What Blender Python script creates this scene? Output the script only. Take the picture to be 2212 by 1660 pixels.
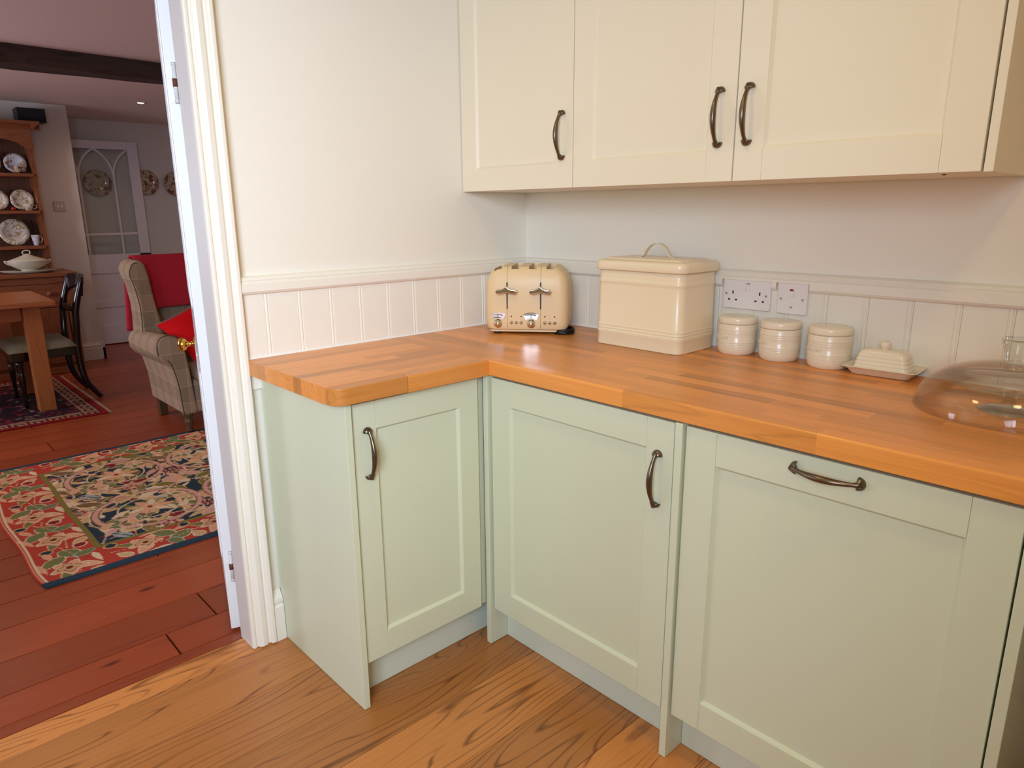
import bpy, bmesh, math, random
import numpy as np
from mathutils import Vector, Matrix
for o in list(bpy.data.objects): bpy.data.objects.remove(o, do_unlink=True)
scene = bpy.context.scene
COL = scene.collection
R = math.radians
rnd = random.Random(7)

# ------------------------------------------------------------------ camera
cam_d = bpy.data.cameras.new('camera'); cam = bpy.data.objects.new('camera', cam_d); COL.objects.link(cam)
CAM = Vector((1.89605, -1.83692, 1.28300)); YAW, PITCH, ROLL, FPX = 0.81814, -0.24402, -0.00767, 1497.1
_F = Vector((-math.sin(YAW) * math.cos(PITCH), math.cos(YAW) * math.cos(PITCH), math.sin(PITCH)))
_R = Vector((math.cos(YAW), math.sin(YAW), 0)); _U = _R.cross(_F)
_R2 = _R * math.cos(ROLL) + _U * math.sin(ROLL); _U2 = _U * math.cos(ROLL) - _R * math.sin(ROLL)
mw = Matrix(((_R2.x, _U2.x, -_F.x, CAM.x), (_R2.y, _U2.y, -_F.y, CAM.y), (_R2.z, _U2.z, -_F.z, CAM.z), (0, 0, 0, 1)))
cam.matrix_world = mw
cam_d.sensor_fit = 'HORIZONTAL'; cam_d.sensor_width = 36.0; cam_d.lens = 36.0 * FPX / 2212.0
cam_d.clip_start = 0.02
scene.camera = cam

# ------------------------------------------------------------------ world, lights, exposure
scene.view_settings.view_transform = 'Standard'; scene.view_settings.look = 'None'
scene.view_settings.gamma = 1.0; scene.view_settings.use_curve_mapping = False
scene.view_settings.exposure = 0.0
wd = bpy.data.worlds.new('daylight'); scene.world = wd; wd.use_nodes = True
wd.node_tree.nodes['Background'].inputs[0].default_value = (0.80, 0.90, 1.0, 1)
wd.node_tree.nodes['Background'].inputs[1].default_value = 1.0

def area_light(name, loc, size, size_y, target, power, color):
    l = bpy.data.lights.new(name, 'AREA'); l.shape = 'RECTANGLE'; l.size = size; l.size_y = size_y
    l.energy = power; l.color = color
    o = bpy.data.objects.new(name, l); COL.objects.link(o); o.location = loc
    o.rotation_euler = (Vector(target) - Vector(loc)).to_track_quat('-Z', 'Y').to_euler()
    return o
# added kitchen lamp fitted to the cool light; daylight in the dining room's window
kwd = area_light('kitchen_fitted_light', (2.46, -2.95, 1.72), 1.25, 0.95, (0, -1.30, 1.0), 33, (0.80, 0.97, 1.25))
kwd.data.spread = R(100)      # beam narrowed to favour the left wall over the right side
area_light('dining_window_daylight', (-3.2, -3.72, 1.35), 1.5, 1.1, (-3.4, 0, 1.3), 75, (0.80, 0.84, 1.0))

def downlight(name, loc, power, color=(1.0, 0.79, 0.36), size=165, blend=1.0, radius=.10):
    l = bpy.data.lights.new(name, 'SPOT'); l.energy = power; l.color = color
    l.spot_size = R(size); l.spot_blend = blend; l.shadow_soft_size = radius
    o = bpy.data.objects.new(name, l); COL.objects.link(o); o.location = loc
    return o
KD = [(.85, -1.03, 13), (1.95, -.95, 15), (.85, -2.5, 4), (1.95, -2.2, 5)]
for (x, y, w_) in KD: downlight('downlight_beam', (x, y, 2.27), w_)
DD = [(-4.683, .13), (-4.4, -1.5), (-1.9, -1.5), (-1.6, .3)]
for (x, y) in DD: downlight('downlight_beam', (x, y, 2.155), 15, (1.0, 0.64, 0.36))

# ------------------------------------------------------------------ mesh helpers
def tag(o, label=None, cat=None, group=None, kind=None):
    if label: o['label'] = label
    if cat: o['category'] = cat
    if group: o['group'] = group
    if kind: o['kind'] = kind
    return o
def empty(name, loc=(0, 0, 0), rz=0):
    o = bpy.data.objects.new(name, None); COL.objects.link(o); o.location = loc; o.rotation_euler = (0, 0, rz)
    o.empty_display_size = .05
    return o
def link(name, me, mat, parent=None, loc=None):
    o = bpy.data.objects.new(name, me); COL.objects.link(o)
    if mat is not None and len(me.materials) == 0: me.materials.append(mat)
    if parent is not None: o.parent = parent
    if loc is not None: o.location = loc
    return o
class MB:
    def __init__(s): s.v = []; s.f = []; s.sm = []
    def add(s, vs, fs, smooth=False, T=None):
        b = len(s.v)
        for p in vs:
            p = Vector(p)
            s.v.append(tuple(T @ p) if T is not None else tuple(p))
        for f in fs: s.f.append([i + b for i in f]); s.sm.append(smooth)
        return s
    def box(s, x0, x1, y0, y1, z0, z1, T=None):
        return s.add([(x0, y0, z0), (x1, y0, z0), (x1, y1, z0), (x0, y1, z0), (x0, y0, z1), (x1, y0, z1), (x1, y1, z1), (x0, y1, z1)],
                     [(0, 3, 2, 1), (4, 5, 6, 7), (0, 1, 5, 4), (1, 2, 6, 5), (2, 3, 7, 6), (3, 0, 4, 7)], False, T)
    def prism(s, poly, axis, a, b, smooth=False, shift=(0, 0), scale=1.0, T=None):
        # poly: 2-D points; axis 'x': (y,z) 'y': (x,z) 'z': (x,y)
        n = len(poly)
        def P(p, w):
            return {'x': (w, p[0], p[1]), 'y': (p[0], w, p[1]), 'z': (p[0], p[1], w)}[axis]
        cx = sum(p[0] for p in poly) / n; cy = sum(p[1] for p in poly) / n
        q = [(cx + (p[0] - cx) * scale + shift[0], cy + (p[1] - cy) * scale + shift[1]) for p in poly]
        vs = [P(p, a) for p in poly] + [P(p, b) for p in q]
        s.add(vs, [tuple(range(n))[::-1], tuple(range(n, 2 * n))], False, T)
        k = len(s.v) - 2 * n
        for i in range(n):
            j = (i + 1) % n
            s.f.append([k + i, k + j, k + n + j, k + n + i]); s.sm.append(smooth)
        return s
    def lathe(s, prof, seg=24, c=(0, 0, 0), T=None, sx=1.0, sy=1.0, smooth=True):
        vs = []; fs = []; n = len(prof)
        for i in range(seg):
            a = 2 * math.pi * i / seg
            for (r, z) in prof: vs.append((c[0] + sx * r * math.cos(a), c[1] + sy * r * math.sin(a), c[2] + z))
        for i in range(seg):
            j = (i + 1) % seg
            for k in range(n - 1):
                if prof[k][0] < 1e-7 and prof[k + 1][0] < 1e-7: continue
                fs.append((i * n + k, j * n + k, j * n + k + 1, i * n + k + 1))
        return s.add(vs, fs, smooth, T)
    def tube(s, pts, rad, seg=10, closed=False, cap=True, flat=None, T=None, up=(0, 0, 1)):
        # rad: number/list/list of (r_a, r_b)
        n = len(pts); P = [Vector(p) for p in pts]
        if not isinstance(rad, (list, tuple)): rad = [rad] * n
        vs = []; fs = []; prev = None
        for i in range(n):
            if closed: t = P[(i + 1) % n] - P[i - 1]
            else: t = P[min(i + 1, n - 1)] - P[max(i - 1, 0)]
            t.normalize()
            if prev is None:
                u = Vector(up)
                if abs(u.dot(t)) > .95: u = Vector((1, 0, 0))
                a = (u - t * u.dot(t)).normalized()
            else: a = (prev - t * prev.dot(t)).normalized()
            prev = a; b = t.cross(a)
            r = rad[i]; ra, rb = r if isinstance(r, (list, tuple)) else (r, r)
            for k in range(seg):
                an = 2 * math.pi * k / seg
                ca, sa = math.cos(an), math.sin(an)
                if flat:
                    m = max(abs(ca), abs(sa)); p = flat
                    d = (abs(ca) ** p + abs(sa) ** p) ** (1.0 / p); ca /= d; sa /= d
                vs.append(P[i] + a * (ra * ca) + b * (rb * sa))
        m = n if closed else n - 1
        for i in range(m):
            j = (i + 1) % n
            for k in range(seg):
                l = (k + 1) % seg
                fs.append((i * seg + k, i * seg + l, j * seg + l, j * seg + k))
        if cap and not closed:
            fs.append(tuple(range(seg))[::-1]); fs.append(tuple((n - 1) * seg + k for k in range(seg)))
        return s.add(vs, fs, True, T)
    def grid(s, fn, nu, nv, smooth=True):
        vs = [fn(i / nu, j / nv) for i in range(nu + 1) for j in range(nv + 1)]
        fs = [(i * (nv + 1) + j, (i + 1) * (nv + 1) + j, (i + 1) * (nv + 1) + j + 1, i * (nv + 1) + j + 1) for i in range(nu) for j in range(nv)]
        return s.add(vs, fs, smooth)
    def mesh(s, name):
        me = bpy.data.meshes.new(name); me.from_pydata(s.v, [], s.f)
        me.polygons.foreach_set('use_smooth', s.sm); me.update()
        bm = bmesh.new(); bm.from_mesh(me); bmesh.ops.recalc_face_normals(bm, faces=bm.faces); bm.to_mesh(me); bm.free()
        return me
    def build(s, name, mat, parent=None, bev=0, seg=2, loc=None, sub=0, solid=0, rz=None):
        o = link(name, s.mesh(name), mat, parent, loc)
        if rz is not None: o.rotation_euler = (0, 0, rz)
        if solid:
            m = o.modifiers.new('solid', 'SOLIDIFY'); m.thickness = solid; m.offset = 0
        if bev:
            m = o.modifiers.new('bevel', 'BEVEL'); m.width = bev; m.segments = seg; m.limit_method = 'ANGLE'; m.angle_limit = R(35)
            if seg > 1:
                for p in o.data.polygons: p.use_smooth = True
                m.harden_normals = True
        if sub:
            m = o.modifiers.new('subd', 'SUBSURF'); m.levels = sub; m.render_levels = sub
            for p in o.data.polygons: p.use_smooth = True
        return o
def bx(name, mat, parent, x0, x1, y0, y1, z0, z1, bev=.0, seg=2):
    # a box whose origin lies at its own centre
    c = ((x0 + x1) / 2, (y0 + y1) / 2, (z0 + z1) / 2); a, b, h = (x1 - x0) / 2, (y1 - y0) / 2, (z1 - z0) / 2
    return MB().box(-a, a, -b, b, -h, h).build(name, mat, parent, bev, seg, loc=c)
def children(o): return [c for c in bpy.data.objects if c.parent == o]
def copy_tree(o, parent=None):
    c = o.copy(); COL.objects.link(c); c.parent = parent
    for ch in children(o): copy_tree(ch, c)
    return c
def bool_cut(o, cutters):
    for c in cutters:
        m = o.modifiers.new('cut', 'BOOLEAN'); m.operation = 'DIFFERENCE'; m.object = c; m.solver = 'EXACT'
    bpy.context.view_layer.update()
    dg = bpy.context.evaluated_depsgraph_get(); me = bpy.data.meshes.new_from_object(o.evaluated_get(dg))
    o.modifiers.clear(); o.data = me
    for c in cutters: bpy.data.objects.remove(c, do_unlink=True)
    return o
def text_mesh(txt, size, depth):
    cu = bpy.data.curves.new('lettering', 'FONT'); cu.body = txt; cu.size = size; cu.extrude = depth; cu.align_x = 'CENTER'; cu.align_y = 'CENTER'
    cu.resolution_u = 2
    o = bpy.data.objects.new('lettering', cu); COL.objects.link(o); bpy.context.view_layer.update()
    me = bpy.data.meshes.new_from_object(o.evaluated_get(bpy.context.evaluated_depsgraph_get()))
    bpy.data.objects.remove(o, do_unlink=True)
    return me
def arc(cx, cy, r, a0, a1, n=8): return [(cx + r * math.cos(R(a0 + (a1 - a0) * i / n)), cy + r * math.sin(R(a0 + (a1 - a0) * i / n))) for i in range(n + 1)]
def catmull(pts, n=6):
    P = [Vector(p) for p in pts]; out = []
    for i in range(len(P) - 1):
        a, b, c, d = P[max(i - 1, 0)], P[i], P[i + 1], P[min(i + 2, len(P) - 1)]
        for k in range(n):
            t = k / n
            out.append(.5 * (2 * b + (c - a) * t + (2 * a - 5 * b + 4 * c - d) * t * t + (3 * b - 3 * c + d - a) * t ** 3))
    out.append(P[-1]); return out

# ------------------------------------------------------------------ materials
def srgb(r, g, b):
    f = lambda c: (c / 255 / 12.92) if c / 255 <= .04045 else ((c / 255 + .055) / 1.055) ** 2.4
    return (f(r), f(g), f(b), 1)
class NT:
    def __init__(s, name):
        s.m = bpy.data.materials.new(name); s.m.use_nodes = True; s.t = s.m.node_tree; s.n = s.t.nodes; s.b = s.n['Principled BSDF']
    def node(s, typ, **k):
        x = s.n.new(typ)
        for a, v in k.items():
            if a.startswith('i_'):
                x.inputs[int(a[2:])].default_value = v
            else: setattr(x, a, v)
        return x
    def l(s, a, b): s.t.links.new(a, b)
    def math(s, op, a, b=None, c=None):
        x = s.n.new('ShaderNodeMath'); x.operation = op
        for i, v in enumerate((a, b, c)):
            if v is None: continue
            if isinstance(v, (int, float)): x.inputs[i].default_value = v
            else: s.l(v, x.inputs[i])
        return x.outputs[0]
    def mix(s, fac, a, b, blend='MIX'):
        x = s.n.new('ShaderNodeMix'); x.data_type = 'RGBA'; x.blend_type = blend
        for i, v in ((0, fac), (6, a), (7, b)):
            if isinstance(v, (int, float)): x.inputs[i].default_value = v
            elif isinstance(v, tuple): x.inputs[i].default_value = v
            else: s.l(v, x.inputs[i])
        return x.outputs[2]
    def ramp(s, fac, stops):
        x = s.n.new('ShaderNodeValToRGB'); e = x.color_ramp.elements
        while len(e) < len(stops): e.new(.5)
        for i, (p, c) in enumerate(stops): e[i].position = p; e[i].color = c
        s.l(fac, x.inputs[0]); return x.outputs[0]
    def coords(s, scale, rand=True, kind='Object'):
        tc = s.node('ShaderNodeTexCoord'); mp = s.node('ShaderNodeMapping'); mp.inputs['Scale'].default_value = scale
        s.l(tc.outputs[kind], mp.inputs[0])
        if not rand: return mp.outputs[0]
        oi = s.node('ShaderNodeObjectInfo'); s.rand = oi.outputs['Random']
        cx = s.node('ShaderNodeCombineXYZ')
        s.l(s.math('MULTIPLY', s.rand, 37.0), cx.inputs[0]); s.l(s.math('MULTIPLY', s.rand, 91.0), cx.inputs[1]); s.l(s.math('MULTIPLY', s.rand, 53.0), cx.inputs[2])
        va = s.node('ShaderNodeVectorMath', operation='ADD'); s.l(mp.outputs[0], va.inputs[0]); s.l(cx.outputs[0], va.inputs[1])
        return va.outputs[0]
    def noise(s, vec, scale, detail=2, rough=.5, dist=0):
        x = s.node('ShaderNodeTexNoise'); x.inputs['Scale'].default_value = scale; x.inputs['Detail'].default_value = detail
        x.inputs['Roughness'].default_value = rough; x.inputs['Distortion'].default_value = dist; s.l(vec, x.inputs['Vector']); return x.outputs[0]
    def bump(s, h, strength, dist=.002):
        x = s.node('ShaderNodeBump'); x.inputs['Strength'].default_value = strength; x.inputs['Distance'].default_value = dist
        s.l(h, x.inputs['Height']); s.l(x.outputs[0], s.b.inputs['Normal'])
def plain(name, col, rough=.5, metal=0, bump=0, bscale=60, var=0, spec=.5, coat=0):
    t = NT(name); b = t.b; b.inputs['Base Color'].default_value = col; b.inputs['Roughness'].default_value = rough; b.inputs['Metallic'].default_value = metal
    b.inputs['Specular IOR Level'].default_value = spec; b.inputs['Coat Weight'].default_value = coat; b.inputs['Coat Roughness'].default_value = .15
    if bump or var:
        v = t.coords((1, 1, 1), False); n = t.noise(v, bscale, 4)
        if bump: t.bump(n, bump, .001)
        if var:
            n2 = t.noise(v, bscale * .12, 3)
            d = (col[0] * (1 - var), col[1] * (1 - var), col[2] * (1 - var * 1.2), 1)
            t.l(t.mix(n2, d, col), b.inputs['Base Color'])
    return t.m
def wood(name, light, dark, axis, line=None, lw=.35, rings=9.0, across=7.0, along=.9, rough=.4, tone=.35, fine=.35, coat=0, knots=0, spec=.5, ls=.75):
    # axis: direction of the grain
    t = NT(name); a = {'x': 0, 'y': 1, 'z': 2}[axis]
    sc = [across] * 3; sc[a] = along; v = t.coords(tuple(sc))
    n = t.noise(v, 1.0, 2, .45, .25)
    w = t.math('PINGPONG', t.math('MULTIPLY', n, rings), .5); w = t.math('MULTIPLY', w, 2.0)
    sc2 = [140.0] * 3; sc2[a] = 3.0; v2 = t.coords(tuple(sc2)); f = t.noise(v2, 1.0, 3, .6)
    col = t.mix(f, dark, light) if fine >= 1 else t.mix(t.math('MULTIPLY', f, fine), light, dark)
    line = line or dark
    lines = t.ramp(w, [(0.0, (1, 1, 1, 1)), (lw * .45, (.6, .6, .6, 1)), (lw, (0, 0, 0, 1))])
    br = t.noise(v2, .35, 2); brk = t.ramp(br, [(.35, (.25, .25, .25, 1)), (.6, (1, 1, 1, 1))])
    k = t.math('MULTIPLY', t.math('MULTIPLY', lines, brk), ls)
    col = t.mix(k, col, line)
    if knots:
        vk = t.node('ShaderNodeTexVoronoi'); vk.inputs['Scale'].default_value = 1.0
        sk = [7.0] * 3; sk[a] = 2.6; t.l(t.coords(tuple(sk)), vk.inputs['Vector'])
        kk = t.ramp(vk.outputs['Distance'], [(0.0, (1, 1, 1, 1)), (.055, (.8, .8, .8, 1)), (.10, (0, 0, 0, 1))])
        col = t.mix(t.math('MULTIPLY', kk, knots), col, (dark[0] * .25, dark[1] * .2, dark[2] * .2, 1))
    # tone differs from piece to piece
    hs = t.node('ShaderNodeHueSaturation'); t.l(col, hs.inputs['Color'])
    wn = t.node('ShaderNodeTexWhiteNoise', noise_dimensions='1D'); t.l(t.math('MULTIPLY', t.rand, 913.7), wn.inputs['W'])
    t.l(t.math('ADD', t.math('MULTIPLY', wn.outputs[0], tone), 1.0 - tone * .55), hs.inputs['Value'])
    t.l(hs.outputs[0], t.b.inputs['Base Color'])
    t.b.inputs['Roughness'].default_value = rough; t.b.inputs['Coat Weight'].default_value = coat; t.b.inputs['Coat Roughness'].default_value = .2
    t.b.inputs['Specular IOR Level'].default_value = spec
    t.bump(t.math('ADD', f, t.math('MULTIPLY', k, -.6)), .12, .001)
    return t.m
def vcol(name, rough=.9, bump=.3):
    t = NT(name); a = t.node('ShaderNodeAttribute', attribute_name='Col'); t.l(a.outputs[0], t.b.inputs['Base Color']); t.b.inputs['Roughness'].default_value = rough
    t.b.inputs['Specular IOR Level'].default_value = .15
    v = t.coords((1, 1, 1), False); t.bump(t.noise(v, 450, 2), bump, .002); return t.m
def emit(name, col, s):
    t = NT(name); t.b.inputs['Base Color'].default_value = col; t.b.inputs['Emission Color'].default_value = col; t.b.inputs['Emission Strength'].default_value = s; return t.m
def glass(name, tint=(.97, .985, .97, 1), ior=1.5, edge=.35):
    # thin clear glass: transparent body, Fresnel mirror reflection
    t = NT(name); t.n.remove(t.b); out = t.n['Material Output']
    tr = t.node('ShaderNodeBsdfTransparent'); tr.inputs[0].default_value = tint
    gl_ = t.node('ShaderNodeBsdfGlossy'); gl_.inputs['Roughness'].default_value = .015; gl_.inputs[0].default_value = (1, 1, 1, 1)
    fr_ = t.node('ShaderNodeFresnel'); fr_.inputs[0].default_value = ior
    mx = t.node('ShaderNodeMixShader'); t.l(t.math('MULTIPLY', fr_.outputs[0], edge * 2), mx.inputs[0]); t.l(tr.outputs[0], mx.inputs[1]); t.l(gl_.outputs[0], mx.inputs[2])
    t.l(mx.outputs[0], out.inputs[0]); return t.m
def china(name, ground, c1, c2, sc=30, amount=.5):
    t = NT(name); v = t.coords((1, 1, 1)); n = t.noise(v, sc, 3, .6); n2 = t.noise(v, sc * 1.7, 2)
    col = t.mix(t.ramp(n, [(1 - amount, (0, 0, 0, 1)), (1 - amount + .05, (1, 1, 1, 1))]), ground, c1)
    col = t.mix(t.ramp(n2, [(.62, (0, 0, 0, 1)), (.66, (1, 1, 1, 1))]), col, c2)
    t.l(col, t.b.inputs['Base Color']); t.b.inputs['Roughness'].default_value = .12; return t.m

M = {}
M['wall'] = plain('cream_wall_paint', srgb(241, 234, 217), .6, bump=.06, bscale=90)
M['wall_back'] = M['wall']
M['wall_bounce'] = plain('warm_bounce_wall', srgb(214, 194, 154), .6)  # unseen walls, toned sandy to warm the light they bounce
M['trim'] = plain('cream_satin_trim', srgb(241, 234, 217), .35, bump=.03, bscale=40)
M['door_white'] = plain('white_gloss_paint', srgb(238, 237, 234), .3, bump=.05, bscale=30)
M['upper'] = plain('cream_cabinet_paint', srgb(240, 228, 201), .42)
M['lower'] = plain('sage_cabinet_paint', srgb(214, 217, 186), .38)
M['plinth'] = plain('sage_plinth_paint', srgb(216, 221, 199), .42)
M['gap'] = plain('carcass_interior', srgb(120, 118, 96), .7)
M['pewter'] = plain('dark_pewter', srgb(118, 104, 90), .3, 1.0, bump=.1, bscale=200)
M['chrome'] = plain('chrome', srgb(225, 222, 218), .08, 1.0)
M['brass'] = plain('brass', srgb(225, 175, 80), .15, 1.0)
M['steel'] = plain('screw_steel', srgb(190, 180, 160), .35, 1.0)
M['black'] = plain('black_plastic', srgb(14, 14, 15), .4)
M['rubber'] = plain('black_rubber', srgb(10, 10, 11), .5)
M['white_plastic'] = plain('white_plastic', srgb(236, 230, 224), .3)
M['red_lamp'] = plain('red_indicator', srgb(150, 20, 15), .3)
M['stave'] = None
M['worktop_x'] = wood('oak_worktop_lengthwise', srgb(236, 158, 74), srgb(186, 102, 40), 'x', srgb(140, 74, 32), .25, 5, 18, 1.2, .36, .46, .6, coat=.12, ls=.28)
M['worktop_y'] = wood('oak_worktop_crosswise', srgb(236, 158, 74), srgb(186, 102, 40), 'y', srgb(140, 74, 32), .25, 5, 18, 1.2, .36, .46, .6, coat=.12, ls=.28)
M['oak'] = wood('oak_floorboard', srgb(214, 142, 74), srgb(172, 100, 46), 'y', srgb(104, 54, 20), .24, 24, 5.0, .7, .36, .55, .8, coat=.12, ls=.85)
M['pine'] = wood('waxed_pine_floorboard', srgb(168, 76, 38), srgb(122, 46, 22), 'y', srgb(96, 38, 16), .20, 3, 8, .7, .38, .34, .7, knots=.95, coat=.1, ls=.4)
M['gapdark'] = plain('dark_floor_gap', srgb(24, 13, 8), 1.0, spec=0)
M['pine_x'] = wood('antique_pine_crosswise', srgb(140, 80, 46), srgb(108, 56, 32), 'y', None, .25, 5, 12, 1.2, .4, .15, .5, knots=.5)
M['pine_z'] = wood('antique_pine_upright', srgb(140, 80, 46), srgb(108, 56, 32), 'z', None, .25, 5, 12, 1.2, .4, .15, .5, knots=.5)
M['pine_back'] = wood('dark_pine_backboard', srgb(96, 56, 38), srgb(74, 40, 26), 'z', None, .25, 5, 12, 1.2, .5, .15, .5, knots=.5)
M['oak_table'] = wood('oak_table_top', srgb(186, 112, 64), srgb(150, 82, 42), 'y', None, .25, 5, 12, 1.2, .35, .1, .5)
M['oak_table_z'] = wood('oak_table_leg', srgb(190, 118, 62), srgb(156, 88, 44), 'z', None, .25, 5, 12, 1.2, .4, .1, .5)
M['ebony'] = plain('black_polished_wood', srgb(26, 16, 13), .14, spec=.7)
M['dark_leg'] = plain('dark_stained_leg', srgb(84, 60, 38), .4)
M['beam'] = wood('old_dark_beam', srgb(70, 50, 42), srgb(46, 32, 28), 'y', srgb(34, 24, 22), .4, 6, 10, 1.5, .7, .1, .7)
M['dining_wall'] = plain('dining_wall_paint', srgb(214, 206, 198), .7, bump=.08, bscale=60)
M['dining_ceiling'] = plain('dining_ceiling_paint', srgb(226, 204, 196), .75, bump=.1, bscale=40)
M['ceiling'] = plain('kitchen_ceiling_paint', srgb(232, 222, 200), .7)  # out of view, tinted so its bounce is warmer
M['far_door'] = plain('lilac_white_door_paint', srgb(226, 220, 226), .4)
M['glass'] = glass('clear_glass', (.99, .993, .985, 1), 1.45, .22)
M['glass_solid'] = glass('solid_glass_knob', (.95, .965, .94, 1), 1.5, .3)
M['pane'] = glass('window_pane', (.96, .97, .96, 1), 1.5, .5)
M['ceramic'] = plain('almond_stoneware', srgb(236, 222, 196), .24, coat=.15)
M['enamel'] = plain('cream_enamel', srgb(240, 222, 186), .3, coat=.1)
M['toaster'] = plain('cream_toaster_enamel', srgb(230, 200, 152), .42)
M['toaster_seam'] = plain('toaster_seam', srgb(170, 138, 96), .5)
M['throw'] = plain('crimson_wool_throw', srgb(186, 44, 58), .95, bump=.5, bscale=300, var=.25, spec=.1)
M['cushion_red'] = plain('scarlet_cushion', srgb(205, 12, 18), .85, bump=.3, bscale=300, spec=.15)
M['cushion_beige'] = plain('beige_cushion_back', srgb(176, 160, 140), .9)
M['seat_fabric'] = plain('pale_green_seat_fabric', srgb(176, 172, 146), .7, bump=.3, bscale=120, var=.45)
M['nails'] = plain('brass_nail_trim', srgb(170, 140, 80), .4, .8)
M['downlight'] = emit('downlight_lamp', srgb(255, 226, 170), 14)
M['caulk'] = plain('white_sealant', srgb(240, 238, 232), .4)
M['china_blue'] = china('blue_white_china', srgb(206, 206, 214), srgb(166, 130, 100), srgb(120, 70, 70), 26, .44)
M['china_gold'] = china('gilded_china', srgb(214, 204, 190), srgb(170, 140, 90), srgb(150, 120, 84), 34, .46)
M['china_imari'] = china('imari_china', srgb(188, 166, 140), srgb(130, 70, 52), srgb(44, 36, 56), 24, .48)
M['china_plain'] = plain('ivory_china', srgb(206, 200, 180), .15)
M['hinge'] = plain('rusty_painted_hinge', srgb(232, 228, 224), .45, var=.15, bscale=900)
M['rust'] = plain('hinge_rust', srgb(110, 60, 44), .7, .3)
M['sky_card'] = None

def plaid():
    t = NT('taupe_plaid_wool'); tc = t.node('ShaderNodeTexCoord'); sp = t.node('ShaderNodeSeparateXYZ'); t.l(tc.outputs['Object'], sp.inputs[0])
    ge = t.node('ShaderNodeNewGeometry'); sn = t.node('ShaderNodeSeparateXYZ'); t.l(ge.outputs['Normal'], sn.inputs[0])
    tot = None; base = None
    for i, per in enumerate((.085, .075, .1)):
        fr = t.math('FRACT', t.math('DIVIDE', sp.outputs[i], per))
        ln = t.math('LESS_THAN', fr, .035)
        sh = t.math('LESS_THAN', t.math('FRACT', t.math('DIVIDE', sp.outputs[i], per * 2)), .5)
        wgt = t.math('LESS_THAN', t.math('ABSOLUTE', sn.outputs[i]), .6)
        ln = t.math('MULTIPLY', ln, wgt); sh = t.math('MULTIPLY', sh, wgt)
        tot = ln if tot is None else t.math('MAXIMUM', tot, ln)
        base = sh if base is None else t.math('ADD', base, sh)
    v = t.coords((1, 1, 1), False); n = t.noise(v, 220, 3)
    c = t.mix(t.math('MULTIPLY', base, .35), srgb(168, 142, 114), srgb(134, 112, 92))
    c = t.mix(t.math('MULTIPLY', n, .4), c, srgb(124, 106, 88))
    c = t.mix(t.math('MULTIPLY', tot, .38), c, srgb(206, 188, 160))
    t.l(c, t.b.inputs['Base Color']); t.b.inputs['Roughness'].default_value = .95; t.b.inputs['Specular IOR Level'].default_value = .1
    t.bump(n, .4, .002); return t.m
M['plaid'] = plaid()

# ================================================================== STRUCTURE
ZT, ZB = .888, .846          # worktop top / underside
def struct(o): o['kind'] = 'structure'; return o

# kitchen floor: subfloor with oak boards (grain along y)
fl = struct(bx('floor', M['gapdark'], None, -.075, 2.5, -3.75, .1, -.06, -.018))
oakx = [-.073, .017, .215, .41, .603, .80, .99, 1.185, 1.38, 1.575, 1.77, 1.965, 2.16, 2.398]
def plank(mat, parent, x0, x1, y0, y1, z=0.0, gap=.0012, bev=.0015, th=.017):
    c = Vector(((x0 + x1) / 2, (y0 + y1) / 2, z - th / 2)); a, b = (x1 - x0) / 2 - gap, (y1 - y0) / 2 - gap
    o = MB().box(-a, a, -b, b, -th / 2, th / 2).build('plank', mat, parent, bev, 1)
    o.location = c - Vector(parent.location); return o
for i in range(len(oakx) - 1):
    cuts = [-3.7]
    y = -3.7 + rnd.uniform(.5, 1.3)
    if i in (0, 1, 2, 3, 4, 5, 6): cuts += [-2.0 + .1 * (i % 3)]
    else: cuts += [y]
    cuts.append(.05)
    for j in range(len(cuts) - 1): plank(M['oak'], fl, oakx[i], oakx[i + 1], cuts[j], cuts[j + 1], 0, .0008, .0008)
# dining floor: wide waxed pine boards with open joints
fd = struct(bx('floor_dining', M['gapdark'], None, -6.2, -.075, -3.7, 1.7, -.06, -.022))
px_ = [-.075, -.122, -.262, -.447, -.65]
while px_[-1] > -6.15: px_.append(px_[-1] - .19 - .01 * math.sin(len(px_)))
for i in range(len(px_) - 1):
    a, b = px_[i + 1], px_[i]
    cuts = [-3.65]
    if i == 1: cuts += [-1.318, .4]
    elif i % 3 == 0: cuts += [-2.2 + .3 * math.sin(i), .9]
    else: cuts += [-.2 + 1.1 * math.sin(i * 2.1)]
    cuts.append(1.65)
    for j in range(len(cuts) - 1): plank(M['pine'], fd, a, b, cuts[j], cuts[j + 1], -.001, .0029, 0)

# walls
DY0, DY1, DH = -1.965, -1.130, 2.03       # doorway in the left wall
wl = MB()
wl.box(-.08, 0, DY1, 1.75, -.02, 2.35); wl.box(-.08, 0, -3.75, DY0, -.02, 2.35); wl.box(-.08, 0, DY0, DY1, DH, 2.35)
wall_left = struct(wl.build('wall_left', M['wall']))
wall_back = struct(MB().box(0, 2.55, .02, .17, -.02, 2.35).build('wall_back', M['wall_back']))
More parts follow.
